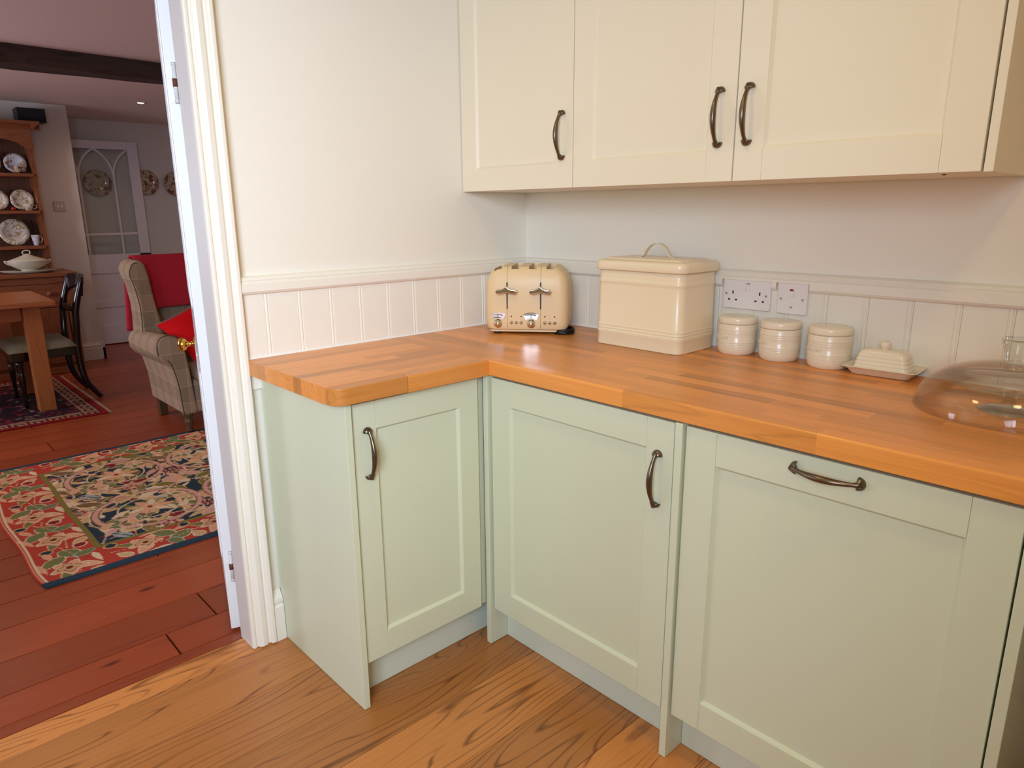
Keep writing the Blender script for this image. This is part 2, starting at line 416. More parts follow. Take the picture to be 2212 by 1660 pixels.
# unseen right-hand wall, with an opening added for the fitted lamp
wr = MB(); wr.box(2.40, 2.55, -2.3, .02, -.02, 2.35); wr.box(2.40, 2.55, -3.85, -3.6, -.02, 2.35); wr.box(2.40, 2.55, -3.6, -2.3, -.02, 1.22); wr.box(2.40, 2.55, -3.6, -2.3, 2.22, 2.35)
struct(wr.build('wall_right', M['wall_bounce']))
struct(MB().box(-.08, 2.55, -3.85, -3.7, -.02, 2.35).build('wall_front', M['wall_bounce']))
struct(MB().box(-.08, 2.55, -3.85, .17, 2.30, 2.4).build('ceiling', M['ceiling']))
wn = empty('unseen_window', (2.425, -2.95, 1.72)); struct(wn)  # window out of view, added around the fitted lamp
for (y0, y1, z0, z1) in ((-.65, -.61, -.5, .5), (.61, .65, -.5, .5), (-.61, .61, -.5, -.46), (-.61, .61, .46, .5), (-.015, .015, -.46, .46)):
    MB().box(-.02, .02, y0, y1, z0, z1).build('window_frame', M['door_white'], wn, .004)
# dining room shell
struct(MB().box(-6.25, -6.1, -.4, 1.75, -.02, 2.3).build('wall_far', M['dining_wall']))
pier = struct(MB().box(-6.1, -5.24, -3.75, -.30, -.02, 2.3).build('wall_pier', M['dining_wall']))
struct(MB().box(-6.25, -.08, 1.65, 1.8, -.02, 2.3).build('wall_dining_right', M['dining_wall']))
wdl = MB(); wdl.box(-6.25, -3.95, -3.8, -3.65, -.02, 2.3); wdl.box(-2.45, -.08, -3.8, -3.65, -.02, 2.3); wdl.box(-3.95, -2.45, -3.8, -3.65, -.02, .8); wdl.box(-3.95, -2.45, -3.8, -3.65, 1.9, 2.3)
struct(wdl.build('wall_dining_left', M['dining_wall']))
struct(MB().box(-6.25, -.08, -3.8, 1.8, 2.18, 2.3).build('ceiling_dining', M['dining_ceiling']))
wn2 = empty('window_2', (-3.2, -3.7, 1.35)); struct(wn2)
for (x0, x1, z0, z1) in ((-.75, -.69, -.55, .55), (.69, .75, -.55, .55), (-.69, .69, -.55, -.49), (-.69, .69, .49, .55), (-.02, .02, -.49, .49), (-.69, .69, -.02, .02)):
    MB().box(x0, x1, -.02, .02, z0, z1).build('window_frame', M['door_white'], wn2, .004)
def skirting(name, mat, segs, h=.155, t=.02):
    prof = [(0, 0), (t, 0), (t, h * .68), (t * .72, h * .72), (t * .9, h * .78), (t * .9, h * .84), (t * .45, h * .92), (t * .2, h), (0, h)]
    m = MB()
    for (axis, base, sign, a, b) in segs:
        if axis == 'y': m.prism([(base + sign * p[0], p[1]) for p in prof], 'y', a, b)
        else: m.prism([(base + sign * p[0], p[1]) for p in prof], 'x', a, b)
    return struct(m.build(name, mat))
skirting('baseboard_pier', M['dining_wall'], [('y', -5.24, 1, -3.65, -.28), ('x', -.30, 1, -6.1, -5.22)])
skirting('baseboard_left', M['trim'], [('y', 0, 1, -1.09, -1.0505)], .165, .022)

# beam across the dining ceiling
bm_ = MB()
nb = 26
def beamsec(t):
    y = -3.6 + 5.2 * t; w = .006 * math.sin(y * 5) + .004 * math.sin(y * 13 + 1)
    return y, w
vs = []
for i in range(nb + 1):
    y, w = beamsec(i / nb)
    vs += [(-2.90 + w, y, 2.185), (-2.89 + w * .6, y, 2.10 + w), (-2.92, y, 2.082 + w * .8), (-3.07, y, 2.078 - w * .6), (-3.10 - w, y, 2.095), (-3.11, y, 2.185)]
fs = [tuple(i * 6 + k for k in (0, 1, 2, 3, 4, 5)) for i in (0, nb)]
for i in range(nb):
    for k in range(6): fs.append((i * 6 + k, i * 6 + (k + 1) % 6, (i + 1) * 6 + (k + 1) % 6, (i + 1) * 6 + k))
bm_.add(vs, fs); tag(bm_.build('ceiling_beam', M['beam']), 'dark old timber beam running across the dining room ceiling', 'beam')

# doorway lining and architrave
lining = struct(MB().box(-.079, .002, -1.152, -1.129, 0.001, 2.01).box(-.079, .002, DY0 - .001, DY0 + .02, 0.001, 2.01).box(-.079, .002, DY0, -1.129, 2.01, 2.031).build('trim_1', plain('greyer_lining', srgb(222, 216, 208), .4)))  # lining toned greyer than the door and architrave
# architrave profile: u = distance from the opening, d = depth
ap = [(0, 0), (0, .012), (.003, .016), (.010, .016), (.012, .013), (.017, .013), (.020, .020), (.030, .024), (.042, .022), (.048, .017), (.052, .018), (.055, .026), (.060, .028), (.068, .028), (.071, .024), (.071, 0)]
struct(MB().prism([(d, -1.153 + u) for u, d in ap], 'z', 0.004, 2.05).prism([(d, DY0 - u) for u, d in ap], 'z', 0.004, 2.05).prism([(d, 2.03 + u) for u, d in ap], 'y', DY0 - .07, -1.083).build('trim_2', M['trim'], None, .0008, 1))

# ------------------------------------------------------------------ wainscot boards and dado rail
bead = [(0, 0), (0, .011), (.0008, .012), (.0860, .012), (.0870, .0104), (.0885, .0104), (.0898, .0118), (.0925, .0126), (.0952, .0118), (.0965, .0104), (.0980, .0104), (.0990, .012), (.0996, .011), (.0996, 0)]
z0b, z1b = .80, 1.085
def board_mesh(axis, sign):
    m = MB()
    if axis == 'y': m.prism([(d, u) for u, d in bead], 'z', z0b, z1b)            # on left wall: proud in +x, u along y
    else: m.prism([(u, -d) for u, d in bead], 'z', z0b, z1b)                      # on back wall: proud in -y
    me = m.mesh('beadboard'); me.materials.append(M['trim']); return me
bl = board_mesh('y', 1); bb = board_mesh('x', 1)
y = -1.156 + .0515
k = 0
while y < .015:
    if y > -1.2:
        o = link('beadboard', bl, M['trim'], wall_left); o.location = (0, y, 0)
    y += .1
x = 1.13 - .0922 - 1.1 + .0
x = 1.13 - .0922
while x > .0: x -= .1025
while x < 2.3:
    if x >= -.02:
        o = link('beadboard', bb, M['trim'], wall_back); o.location = (x, .02, 0)
        o.scale = (1.025, 1, 1)
    x += .1025
dp_up = [(0, 1.089), (.024, 1.089), (.024, 1.096), (.018, 1.101), (.020, 1.106), (.016, 1.112), (.006, 1.116), (0, 1.117)]
dp_lo = [(0, 1.066), (.014, 1.066), (.020, 1.069), (.024, 1.075), (.024, 1.089), (0, 1.089)]
dl = MB()
dl.prism([(d, z) for d, z in dp_up], 'y', -1.082, .02).prism([(d, z) for d, z in dp_lo], 'y', -1.082, .02)
struct(dl.build('trim_3', M['trim']))
db = MB(); db.prism([(.02 - d, z) for d, z in dp_up], 'x', .0, 2.4)
for a, b in ((0, .836), (.987, 1.0), (1.0925, 2.4)): db.prism([(.02 - d, z) for d, z in dp_lo], 'x', a, b)
struct(db.build('trim_4', M['trim']))

# ================================================================== CABINETS
def handle_mesh(L=.122):
    # bow pull along local z, standing out along local -y, with cupped half-round ends
    m = MB(); pts = []; rad = []
    n = 22
    for i in range(n + 1):
        t = i / n; z = (t - .5) * L; s_ = math.sin(math.pi * t)
        out = .006 + .022 * s_ ** .75
        pts.append((0, -out, z)); r = .0038 + .0030 * s_ ** 2
        e = abs(t - .5) * 2
        if e > .88: r += .004 * (e - .88) / .12
        rad.append((r * 1.0, r * 1.15))
    m.tube(pts, rad, 10, up=(1, 0, 0))
    for sg in (-1, 1):
        # half-round rose
        zc = sg * (L / 2 - .004); vs = []; fs = []
        na, nr = 12, 5
        for a in range(na + 1):
            an = math.pi * a / na
            for q in range(nr + 1):
                f = q / nr; rr = (.0132) * f
                h = .0105 * math.sqrt(max(0, 1 - f * f)) + .0018
                vs.append((rr * math.cos(an), -h, zc + sg * (rr * math.sin(an) - .001)))
            vs.append(((.0132) * math.cos(an), 0, zc + sg * ((.0132) * math.sin(an) - .001)))
        st = nr + 2
        for a in range(na):
            for q in range(nr + 1): fs.append((a * st + q, (a + 1) * st + q, (a + 1) * st + q + 1, a * st + q + 1))
        fs.append(tuple(range(st))); fs.append(tuple(na * st + q for q in range(st)))
        m.add(vs, fs, True)
    me = m.mesh('handle'); me.materials.append(M['pewter']); return me
HM = handle_mesh()
def shaker_door(parent, w, h, mat, origin, rz, handle=None, horiz=False, stile=.072, rail=.072, th=.02):
    """door in local coords: x 0..w, front at y=0 facing -y, z 0..h"""
    dv = MB().box(stile - .004, w - stile + .004, .009, th, rail - .004, h - rail + .004).build('door', mat, parent)
    dv.location = origin; dv.rotation_euler = (0, 0, rz)
    def piece(n, x0, x1, z0, z1, ch):
        # ch: bevel towards the panel
        bx(n, mat, dv, x0, x1, 0, th, z0, z1, .0012, 2)
    piece('stile', 0, stile, 0, h, 0); piece('stile', w - stile, w, 0, h, 0)
    g = .0002
    piece('rail', stile + g, w - stile - g, 0, rail, 0); piece('rail', stile + g, w - stile - g, h - rail, h, 0)
    # sloping inner edge round the panel
    q = .006; md = MB(); x0, x1, z0, z1 = stile, w - stile, rail, h - rail
    o4 = [(x0, .0015, z0), (x1, .0015, z0), (x1, .0015, z1), (x0, .0015, z1)]; i4 = [(x0 + q, .009, z0 + q), (x1 - q, .009, z0 + q), (x1 - q, .009, z1 - q), (x0 + q, .009, z1 - q)]
    md.add(o4 + i4, [(0, 1, 5, 4), (1, 2, 6, 5), (2, 3, 7, 6), (3, 0, 4, 7)]); md.build('panel_edge', mat, dv)
    if handle:
        hx, hz = handle; ho = link('handle', HM, None, dv, (hx, 0, hz))
        if horiz: ho.rotation_euler = (0, R(90), 0)
    return dv
YD = -.605
# --- left run cabinet (door faces +x)
cab = empty('base_cabinet', (.24, -.83, 0))
tag(cab, 'narrow sage green base cabinet with end panel beside the doorway', 'cabinet', 'sage green base cabinets')
cl = Vector(cab.location)
def part(name, mat, par, x0, x1, y0, y1, z0, z1, bev=.001):
    o = bx(name, mat, par, x0, x1, y0, y1, z0, z1, bev); o.location = Vector(o.location) - Vector(par.location); return o
part('body', M['gap'], cab, .03, .44, -1.025, -.64, .12, ZB - .004)
part('end_panel', M['lower'], cab, .006, .4745, -1.049, -1.031, 0.001, ZB - .002, .0012)
part('plinth', M['plinth'], cab, .39, .408, -1.03, -.55, .001, .135)
part('corner_post', M['lower'], cab, .39, .458, -.626, -.604, .127, ZB - .003)
shaker_door(cab, .397, .709, M['lower'], Vector((.4655, -1.026, .126)) - cl, R(90), (.040, .577), stile=.066)
# --- first 600 unit
c2 = empty('base_cabinet', (.80, -.3, 0)); tag(c2, 'sage green base cabinet in the inner corner with upright handle', 'cabinet', 'sage green base cabinets'); l2 = Vector(c2.location)
part('side_panel', M['lower'], c2, .470, .488, -.614, -.52, .001, ZB - .003, .0012)
part('body', M['gap'], c2, .50, 1.095, -.58, -.02, .13, ZB - .012)
part('plinth', M['plinth'], c2, .489, 1.10, -.545, -.527, .001, .125)
shaker_door(c2, .5965, .716, M['lower'], Vector((.4965, YD, .122)) - l2, 0, (.5565, .576))
# --- second 600 unit with horizontal handle
c3 = empty('appliance_cabinet', (1.42, -.3, 0)); tag(c3, 'wide sage green cabinet front with horizontal handle near its top', 'cabinet', 'sage green base cabinets'); l3 = Vector(c3.location)
part('side_panel', M['lower'], c3, 1.1005, 1.1185, -.614, -.52, .001, ZB - .003, .0012)
part('body', M['gap'], c3, 1.125, 1.715, -.58, -.02, .13, ZB - .012)
part('plinth', M['plinth'], c3, 1.1195, 1.725, -.545, -.527, .001, .125)
shaker_door(c3, .598, .716, M['lower'], Vector((1.123, YD, .122)) - l3, 0, (.298, .688), horiz=True)
part('side_panel', M['lower'], c3, 1.7255, 1.7435, -.614, -.0, .001, ZB - .003, .0012)
part('side_panel', M['lower'], c3, 2.325, 2.343, -.60, 0, .001, ZB - .003, .0012)  # unseen support panel, added to darken the recess under the worktop
# --- wall cabinets
ZC, DC = 1.349, -.285
for i, (xa, xb, hx, lab) in enumerate(((.003, .4985, .454, 'cream wall cabinet against the left wall, first of the three'), (.5015, 1.0045, .461, 'cream wall cabinet in the middle of the three'), (1.0075, 1.5135, .030, 'cream wall cabinet farthest from the doorway with exposed end panel'))):
    wc = empty('wall_cabinet', ((xa + xb) / 2, -.14, ZC)); tag(wc, lab, 'wall cabinet', 'cream wall cabinets'); lw = Vector(wc.location)
    part('body', M['upper'], wc, xa + .0005, xb - .0005, -.262, .018, ZC + .0005, 2.07)
    w = xb - xa
    shaker_door(wc, w, .72, M['upper'], Vector((xa, DC, ZC)) - lw, 0, (hx, .146), stile=.071, rail=.071)
    if i == 2:
        part('end_panel', M['upper'], wc, 1.5175, 1.5335, DC + .001, .018, ZC - .001, 2.072)
        sc = MB().lathe([(0, -.001), (.004, -.001), (.004, .001), (0, .001)], 10).build('cable_hole', M['rust'], wc); sc.location = Vector((1.43, -.2, ZC - .0002)) - lw

# ================================================================== WORKTOP of glued oak staves
wt = empty('worktop', (.5, -.3, ZB)); tag(wt, 'oiled oak stave worktop turning the corner over the green cabinets', 'worktop'); lwt = Vector(wt.location)
NR = 15; y_back, y_front = .008, -.6135; rw = (y_back - y_front) / NR
rs = random.Random(21)
for r in range(NR):
    ya = y_front + r * rw; yb_ = ya + rw
    xx = .006 if r else .0; cuts = [.004]; p = -rs.uniform(0, .35) + .004
    while True:
        p += rs.uniform(.28, .62)
        if p > 2.2: break
        if p > .12: cuts.append(p)
    cuts.append(2.35)
    for j in range(len(cuts) - 1):
        L_ = cuts[j + 1] - cuts[j]; c = Vector(((cuts[j] + cuts[j + 1]) / 2, (ya + yb_) / 2, (ZT + ZB) / 2)); a, b, h = L_ / 2, rw / 2, (ZT - ZB) / 2
        m = MB()
        if r == 0:
            rr = .005
            poly = [(-b, -h + .001), (b, -h + .001), (b, h)] + [(-b + rr - q[0] + 0, 0) for q in []]
            poly = [(b, -h), (b, h)] + arc(-b + rr, h - rr, rr, 90, 180, 5) + arc(-b + .002, -h + .002, .002, 180, 270, 3)
            m.prism(poly, 'x', -a, a)
        else: m.box(-a, a, -b, b, -h, h)
        o = m.build('stave', M['worktop_x'], wt); o.location = c - lwt
NL = 12; x_w, x_f = .006, .4985; cw = (x_f - x_w) / NL; ye = -1.0855
for r in range(NL):
    xa = x_w + r * cw; xb = xa + cw
    cuts = [ye] + ([ye + rs.uniform(.14, .36)] if r % 3 != 1 else []) + [y_front]
    for j in range(len(cuts) - 1):
        c = Vector(((xa + xb) / 2, (cuts[j] + cuts[j + 1]) / 2, (ZT + ZB) / 2)); a, b, h = cw / 2, (cuts[j + 1] - cuts[j]) / 2, (ZT - ZB) / 2
        m = MB()
        if r == NL - 1 and j == 0:
            m.prism([(-a, -b), (a - .036, -b)] if False else [(-a, b), (-a, -b)] + arc(a - .038, -b + .038, .038, 270, 360, 8) + [(a, b)], 'z', -h, h)
            o = m.build('stave', M['worktop_y'], wt, .004, 3)
        elif r == NL - 1:
            rr = .005; poly = [(-a, -h), (-a, h)] + arc(a - rr, h - rr, rr, 90, 0, 5) + [(a, -h)]
            m.prism(poly, 'y', -b, b); o = m.build('stave', M['worktop_y'], wt)
        else: m.box(-a, a, -b, b, -h, h); o = m.build('stave', M['worktop_y'], wt)
        o.location = c - lwt
sb = MB(); sb.prism([(.0115, ZT), (.017, ZT), (.0115, ZT + .005)], 'y', -1.083, .008); sb.prism([(.0085, ZT), (.003, ZT), (.0085, ZT + .005)], 'x', .012, 2.35)
o = sb.build('sealant_bead', M['caulk'], wt); o.location = -lwt

# ================================================================== THINGS ON THE WORKTOP
# --- toaster, turned into the corner; local: x along its front, front at y=-.1 facing -y
ts = empty('toaster', (.281 - .624 * .1, -.258 + .781 * .1, ZT), math.atan2(.168, .21)); tag(ts, 'cream four-slice toaster with chrome levers in the worktop corner', 'toaster')
W2, D2, H0, H1 = .138, .1, .014, .222
def rrect(w, d, r, n=6): return arc(w - r, -d + r, r, -90, 0, n) + arc(w - r, d - r, r, 0, 90, n) + arc(-w + r, d - r, r, 90, 180, n) + arc(-w + r, -d + r, r, 180, 270, n)
def loft(m, rings, cap=True):
    n = len(rings[0]); vs = [p for r in rings for p in r]; fs = []
    for i in range(len(rings) - 1):
        for k in range(n): fs.append((i * n + k, i * n + (k + 1) % n, (i + 1) * n + (k + 1) % n, (i + 1) * n + k))
    if cap: fs.append(tuple(range(n))[::-1]); fs.append(tuple((len(rings) - 1) * n + k for k in range(n)))
    return m.add(vs, fs, True)
tm = MB(); rings = []
for (ins_w, ins_d, z) in [(.016, .012, H0), (.006, .004, H0 + .004), (.002, .001, H0 + .012), (.000, .0, H0 + .03), (0, 0, .10), (.001, .001, .145)] + [(.001 + .056 * (1 - math.cos(R(a))), .001 + .028 * (1 - math.cos(R(a))), .150 + .072 * math.sin(R(a))) for a in range(10, 91, 10)]:
    rings.append([(p[0], p[1], z) for p in rrect(W2 - ins_w, D2 - ins_d, max(.014, .03 - .3 * ins_w), 5)])
loft(tm, rings)
body = tm.build('body', M['toaster'], ts)
cut = []
for u in (-.0945, -.0375, .0195, .0765):
    c_ = MB().box(u - .0125, u + .0125, -.084, .072, .10, .3).build('cutter', None); c_.parent = ts; cut.append(c_)
bool_cut(body, cut)
for p_ in body.data.polygons: p_.use_smooth = True
try:
    body.data.set_sharp_from_angle(angle=R(40))
except Exception: pass
for u in (-.0945, -.0375, .0195, .0765):
    s_ = MB().box(u - .0124, u + .0124, -.0838, .0718, .101, .110)
    s_.box(u - .0115, u - .0095, -.075, .065, .11, .203); s_.box(u + .0095, u + .0115, -.075, .065, .11, .203)
    g_ = s_.build('slot_guide', M['steel'], ts)
for u in (-.063, .047):
    m = MB(); pts = [(u, -.0995, .02), (u, -.1003, .03), (u, -.1003, .10), (u, -.0993, .147)] + [(u, -(D2 - .001 - .028 * (1 - math.cos(R(a)))) - .0003, .1505 + .072 * math.sin(R(a))) for a in range(10, 91, 10)]
    m.tube(pts, .0006, 6); m.build('seam', M['toaster_seam'], ts)
    MB().box(u - .0022, u + .0022, -.1012, -.097, .084, .172).build('lever_slot', M['black'], ts, .0015)
    # chrome lever, batwing outline in x-z extruded in y
    top = [(-.037, .0), (-.030, .006), (-.018, .006), (-.009, .009), (-.004, .016), (0, .019), (.004, .016), (.009, .009), (.018, .006), (.030, .006), (.037, .0)]
    bot = [(.030, -.006), (.016, -.005), (.008, -.003), (0, -.004), (-.008, -.003), (-.016, -.005), (-.030, -.006)]
    lv = MB().prism([(u + a, .143 + b * (1.0 if b > .01 else 1.35)) for a, b in top + bot], 'y', -.128, -.110).box(u - .004, u + .004, -.114, -.098, .140, .150).build('lever', M['chrome'], ts, .0035, 3)
    # gauge, dial, buttons, lamps
    du = u - .031
    fan = [(du + .062 * math.sin(R(a)), .0068 + .067 * math.cos(R(a))) for a in range(-24, 25, 4)] + [(du + .043 * math.sin(R(a)), .0068 + .043 * math.cos(R(a)) + .004) for a in range(24, -25, -4)]
    gp = MB().prism(fan, 'y', -.1022, -.0995).build('gauge', M['chrome'], ts)
    mk = MB()
    seg = [(du + .054 * math.sin(R(a)), .0068 + .0595 * math.cos(R(a))) for a in range(-14, 19, 4)]
    for i in range(len(seg) - 1):
        w_ = .0006 + .0035 * i / len(seg)
        mk.prism([(seg[i][0], seg[i][1] - w_ / 2), (seg[i + 1][0], seg[i + 1][1] - w_ / 2), (seg[i + 1][0], seg[i + 1][1] + w_ / 2), (seg[i][0], seg[i][1] + w_ / 2)], 'y', -.1026, -.1021)
    seg = [(du + .042 * math.sin(R(a)), .0068 + .045 * math.cos(R(a)) + .005) for a in range(-19, 20, 4)]
    for i in range(len(seg) - 1):
        mk.prism([(seg[i][0], seg[i][1] - .001), (seg[i + 1][0], seg[i + 1][1] - .001), (seg[i + 1][0], seg[i + 1][1] + .001), (seg[i][0], seg[i][1] + .001)], 'y', -.1026, -.1021)
    mk.box(du - .0011, du + .0011, -.1027, -.1021, .054, .066); mk.build('gauge_marks', M['black'], gp)
    T = Matrix.Translation((du, -.0995, .037)) @ Matrix.Rotation(R(90), 4, 'X')
    dl_ = MB().lathe([(0, .0), (.0142, 0), (.0142, .003), (.0120, .004), (.0114, .012), (.0095, .0145), (0, .0155)], 24, T=T).build('dial', M['chrome'], ts)
    for q, bu in enumerate((.014, .030, .046)):
        T = Matrix.Translation((u + bu, -.0995, .0405)) @ Matrix.Rotation(R(90), 4, 'X')
        MB().lathe([(0, 0), (.0058, 0), (.0058, .002), (.0042, .0025), (.0040, .0045), (0, .0058)], 16, T=T).build('button', M['chrome'], ts)
        if q != 1:
            T = Matrix.Translation((u + bu, -.0998, .0605)) @ Matrix.Rotation(R(90), 4, 'X')
            MB().lathe([(0, 0), (.0026, 0), (.0022, .0014), (0, .0018)], 12, T=T).build('lamp', M['red_lamp'], ts)
MB().prism(rrect(W2 - .012, D2 - .010, .02, 4), 'z', .008, .0145).build('base_plate', M['toaster'], ts, .001)
for (a, b) in ((-.1, -.075), (.1, -.075), (-.1, .075), (.1, .075)): MB().lathe([(0, 0), (.010, 0), (.012, .003), (.011, .0085), (0, .0085)], 14, (a, b, 0.0004)).build('foot', M['rubber'], ts)
# coiled mains lead beside the toaster
m = MB(); pts = []
for i in range(70):
    a = i * .42; pts.append((.118 + .034 * math.cos(a) + .004 * math.sin(a * .37), -.062 + .030 * math.sin(a), .0045 + .0035 * (i // 15)))
m.tube(pts, .0035, 6); m.build('mains_lead', M['rubber'], ts)

# --- bread bin
bn = empty('bread_bin', (.679, -.108, ZT + .0004)); tag(bn, 'square cream enamel bread bin with lid and hoop handle', 'bread bin')
bw, bd = .152, .096
zs = [0, .001, .003] + [.038, .040, .043, .046, .0475, .049, .052, .055, .0565, .058, .061, .064, .066] + [.180, .186, .189, .193, .197, .200, .206, .232]
def bul(z):
    for c in (.043, .052, .061): 
        if abs(z - c) < .004: return .0022 * (1 - ((z - c) / .004) ** 2)
    if abs(z - .1930) < .007: return .0018 * (1 - ((z - .193) / .007) ** 2)
    return 0
zs = sorted(set(zs + [c + d for c in (.043, .052, .061) for d in (-.003, -.0015, .0015, .003)] + [.1895, .1965]))
rings = []
for z in zs:
    e = bul(z) - (.0015 if z < .001 else 0)
    tp = -.003 * z / .232
    rings.append([(p[0], p[1], z) for p in rrect(bw + e + tp, bd + e + tp, .026, 8)])
loft(MB(), rings)
m = MB(); loft(m, rings); m.build('body', M['enamel'], bn)
m = MB(); rings = []
for (e, z) in [(.0015, .226), (.0055, .226), (.0065, .228), (.0065, .243), (.005, .249), (.0005, .2535), (-.010, .2550), (-.019, .2548), (-.021, .2560), (-.023, .2595), (-.026, .2603), (-.09, .2603)]:
    rr = max(.008, .027 + e * .8)
    rings.append([(p[0], p[1], z) for p in rrect(bw + e, max(.004, bd + e), min(rr, bd + e - .001) if bd + e > .012 else .003, 8)])
loft(m, rings); lid = m.build('lid', M['enamel'], bn)
m = MB(); pts = catmull([(-.064, 0, .2612), (-.052, 0, .262), (-.044, 0, .268), (-.034, 0, .284), (-.018, 0, .297), (0, 0, .301), (.018, 0, .297), (.034, 0, .284), (.044, 0, .268), (.052, 0, .262), (.064, 0, .2612)], 4)
m.tube(pts, [(.0014, .0085)] * len(pts), 8, flat=4, up=(0, 0, 1)); m.build('handle', M['enamel'], lid)

# --- stoneware jars
def jar_mesh():
    r = .0525
    prof = [(0, .0), (r * .86, .0), (r * .90, .002), (r * .97, .009), (r, .018), (r, .0235)]
    for z in (.0255, .0305, .0355): prof += [(r, z - .0016), (r + .0011, z), (r, z + .0016)]
    prof += [(r, .058)]
    for z in (.0605, .0655, .0705): prof += [(r, z - .0016), (r + .0011, z), (r, z + .0016)]
    prof += [(r * .995, .080), (r * .985, .0845), (r * .93, .0855), (0, .0855)]
    me = MB().lathe(prof, 48).mesh('jar_body'); me.materials.append(M['ceramic'])
    lp = [(0, .0858), (r * .95, .0858), (r * 1.0, .0872), (r * 1.005, .090), (r * 1.005, .0985), (r * .985, .1025), (r * .92, .1045), (r * .55, .1052), (0, .1054)]
    ml = MB().lathe(lp, 48).mesh('jar_lid'); ml.materials.append(M['ceramic'])
    tx = text_mesh('LE CREUSET', .0125, .0006)
    for v in tx.vertices:
        a = v.co.x / r; rr_ = r + .0004 + (v.co.z + .0006) * .8
        v.co = Vector((rr_ * math.sin(a), -rr_ * math.cos(a), .0475 + v.co.y))
    tx.materials.append(M['ceramic']); return me, ml, tx
jm, jl, jt = jar_mesh()
for (x, y, a, lab) in ((.917, -.0435, -10, 'almond stoneware jar with lid, standing next to the bread bin'), (1.043, -.0435, -24, 'almond stoneware jar with lid, middle of the three jars'), (1.176, -.0435, -10, 'almond stoneware jar with lid, next to the butter dish')):
    j = empty('storage_jar', (x, y, ZT)); tag(j, lab, 'jar', 'stoneware jars on the worktop')
    link('body', jm, None, j); l_ = link('lid', jl, None, j); e_ = link('embossed_lettering', jt, None, j); e_.rotation_euler = (0, 0, R(-22 + a))

# --- butter dish
bt = empty('butter_dish', (1.312, -.048, ZT + .0004), R(3)); tag(bt, 'almond stoneware butter dish with ridged domed cover', 'butter dish')
m = MB(); rings = []
for (w, d, r, z) in [(.062, .032, .010, 0), (.066, .036, .012, .003), (.073, .043, .014, .013), (.083, .053, .012, .020), (.085, .055, .012, .0215), (.083, .053, .012, .0228), (.073, .043, .012, .016), (.066, .036, .010, .009), (.02, .01, .004, .008)]:
    rings.append([(p[0], p[1], z) for p in rrect(w, d, r, 5)])
loft(m, rings); m.build('dish', M['ceramic'], bt)
m = MB(); rings = [[(p[0], p[1], .0095) for p in rrect(.060, .031, .012, 5)]]
for i in range(25):
    t = i / 24; z = .010 + .043 * t; e = .0014 * (.5 + .5 * math.cos(t * 24 / 4 * 2 * math.pi * .75)) if t < .9 else 0
    w = .064 - .010 * t + e; d = .035 - .008 * t + e
    rings.append([(p[0], p[1], z) for p in rrect(w, d, .014, 5)])
for (k_, z) in [(.96, .0565), (.88, .0600), (.72, .0625), (.4, .0640), (.1, .0645)]:
    rings.append([(p[0] * k_ * .054 / .064, p[1] * k_ * .027 / .035, z) for p in rrect(.064, .035, .016, 5)])
loft(m, rings); cv = m.build('cover', M['ceramic'], bt)
MB().lathe([(0, .063), (.0085, .063), (.0085, .066), (.0115, .070), (.0125, .076), (.0115, .0805), (.008, .0825), (0, .083)], 24).build('knob', M['ceramic'], cv)

# --- glass cake stand under a glass dome
DCX, DCY = 1.603, -.205
st_ = empty('cake_stand', (DCX, DCY, ZT)); tag(st_, 'low footed clear glass cake stand under the glass dome', 'cake stand')
MB().lathe([(0, .0006), (.050, .0006), (.053, .002), (.052, .004), (.035, .008), (.016, .014), (.011, .022), (.012, .032), (.022, .040), (.060, .047), (.118, .056), (.124, .061), (.123, .0635), (.117, .060), (.060, .0515), (0, .0500)], 64).build('stand', M['glass'], st_)
dm = empty('glass_dome', (DCX, DCY, ZT)); tag(dm, 'clear glass cake dome with solid knob at the right of the worktop', 'cake dome')
Rr = .168; t_ = .003
def domeprof(R_, H_, n=18):
    return [(R_ * math.cos(R(a)) ** .80 if a < 90 else 0, H_ * math.sin(R(a)) ** 1.05 + .0) for a in [90 * i / n for i in range(n + 1)]]
outer = [(r, z + .0006) for r, z in domeprof(Rr, .098)]; inner = [(max(0, r - t_) if r > t_ else 0, max(0.0006, z + .0006 - (t_ if z > .004 else 0))) for r, z in domeprof(Rr, .098)]
MB().lathe([(p) for p in outer] + inner[::-1][0:] + [outer[0]], 72).build('bell', M['glass'], dm)
MB().lathe([(0, .0985), (.012, .0985), (.0195, .0988), (.0205, .101), (.020, .106), (.0235, .122), (.0285, .139), (.0300, .144), (.0290, .1465), (.0270, .1462), (.024, .143), (0, .1405)], 40).build('knob', M['glass_solid'], dm)

# --- wall sockets
def rocker(par, x, z, w=.010, h=.022, y=-.0085): return MB().box(x - w / 2, x + w / 2, y - .003, y + .001, z - h / 2, z + h / 2).build('switch', M['white_plastic'], par, .001)
s1 = empty('double_socket', (.9125, .0075, 1.0485)); tag(s1, 'white double wall socket behind the stoneware jars', 'socket')
MB().box(-.0725, .0725, -.0085, 0, -.0425, .0425).build('plate', M['white_plastic'], s1, .003)
for xx_ in (-.0065, .0065):
    sw = rocker(s1, xx_, .0215)
    if xx_ > 0: MB().box(xx_ - .0045, xx_ + .0045, -.0118, -(.0132), .0305, .0325).build('red_mark', M['red_lamp'], sw)
for sx in (-.041, .041):
    for (a, b, w, h) in ((0, .0045, .004, .009), (-.011, -.0165, .006, .0048), (.011, -.0165, .006, .0048)):
        MB().box(sx + a - w / 2, sx + a + w / 2, -.0088, -.0080, b - h / 2, b + h / 2).build('pin_hole', M['black'], s1)
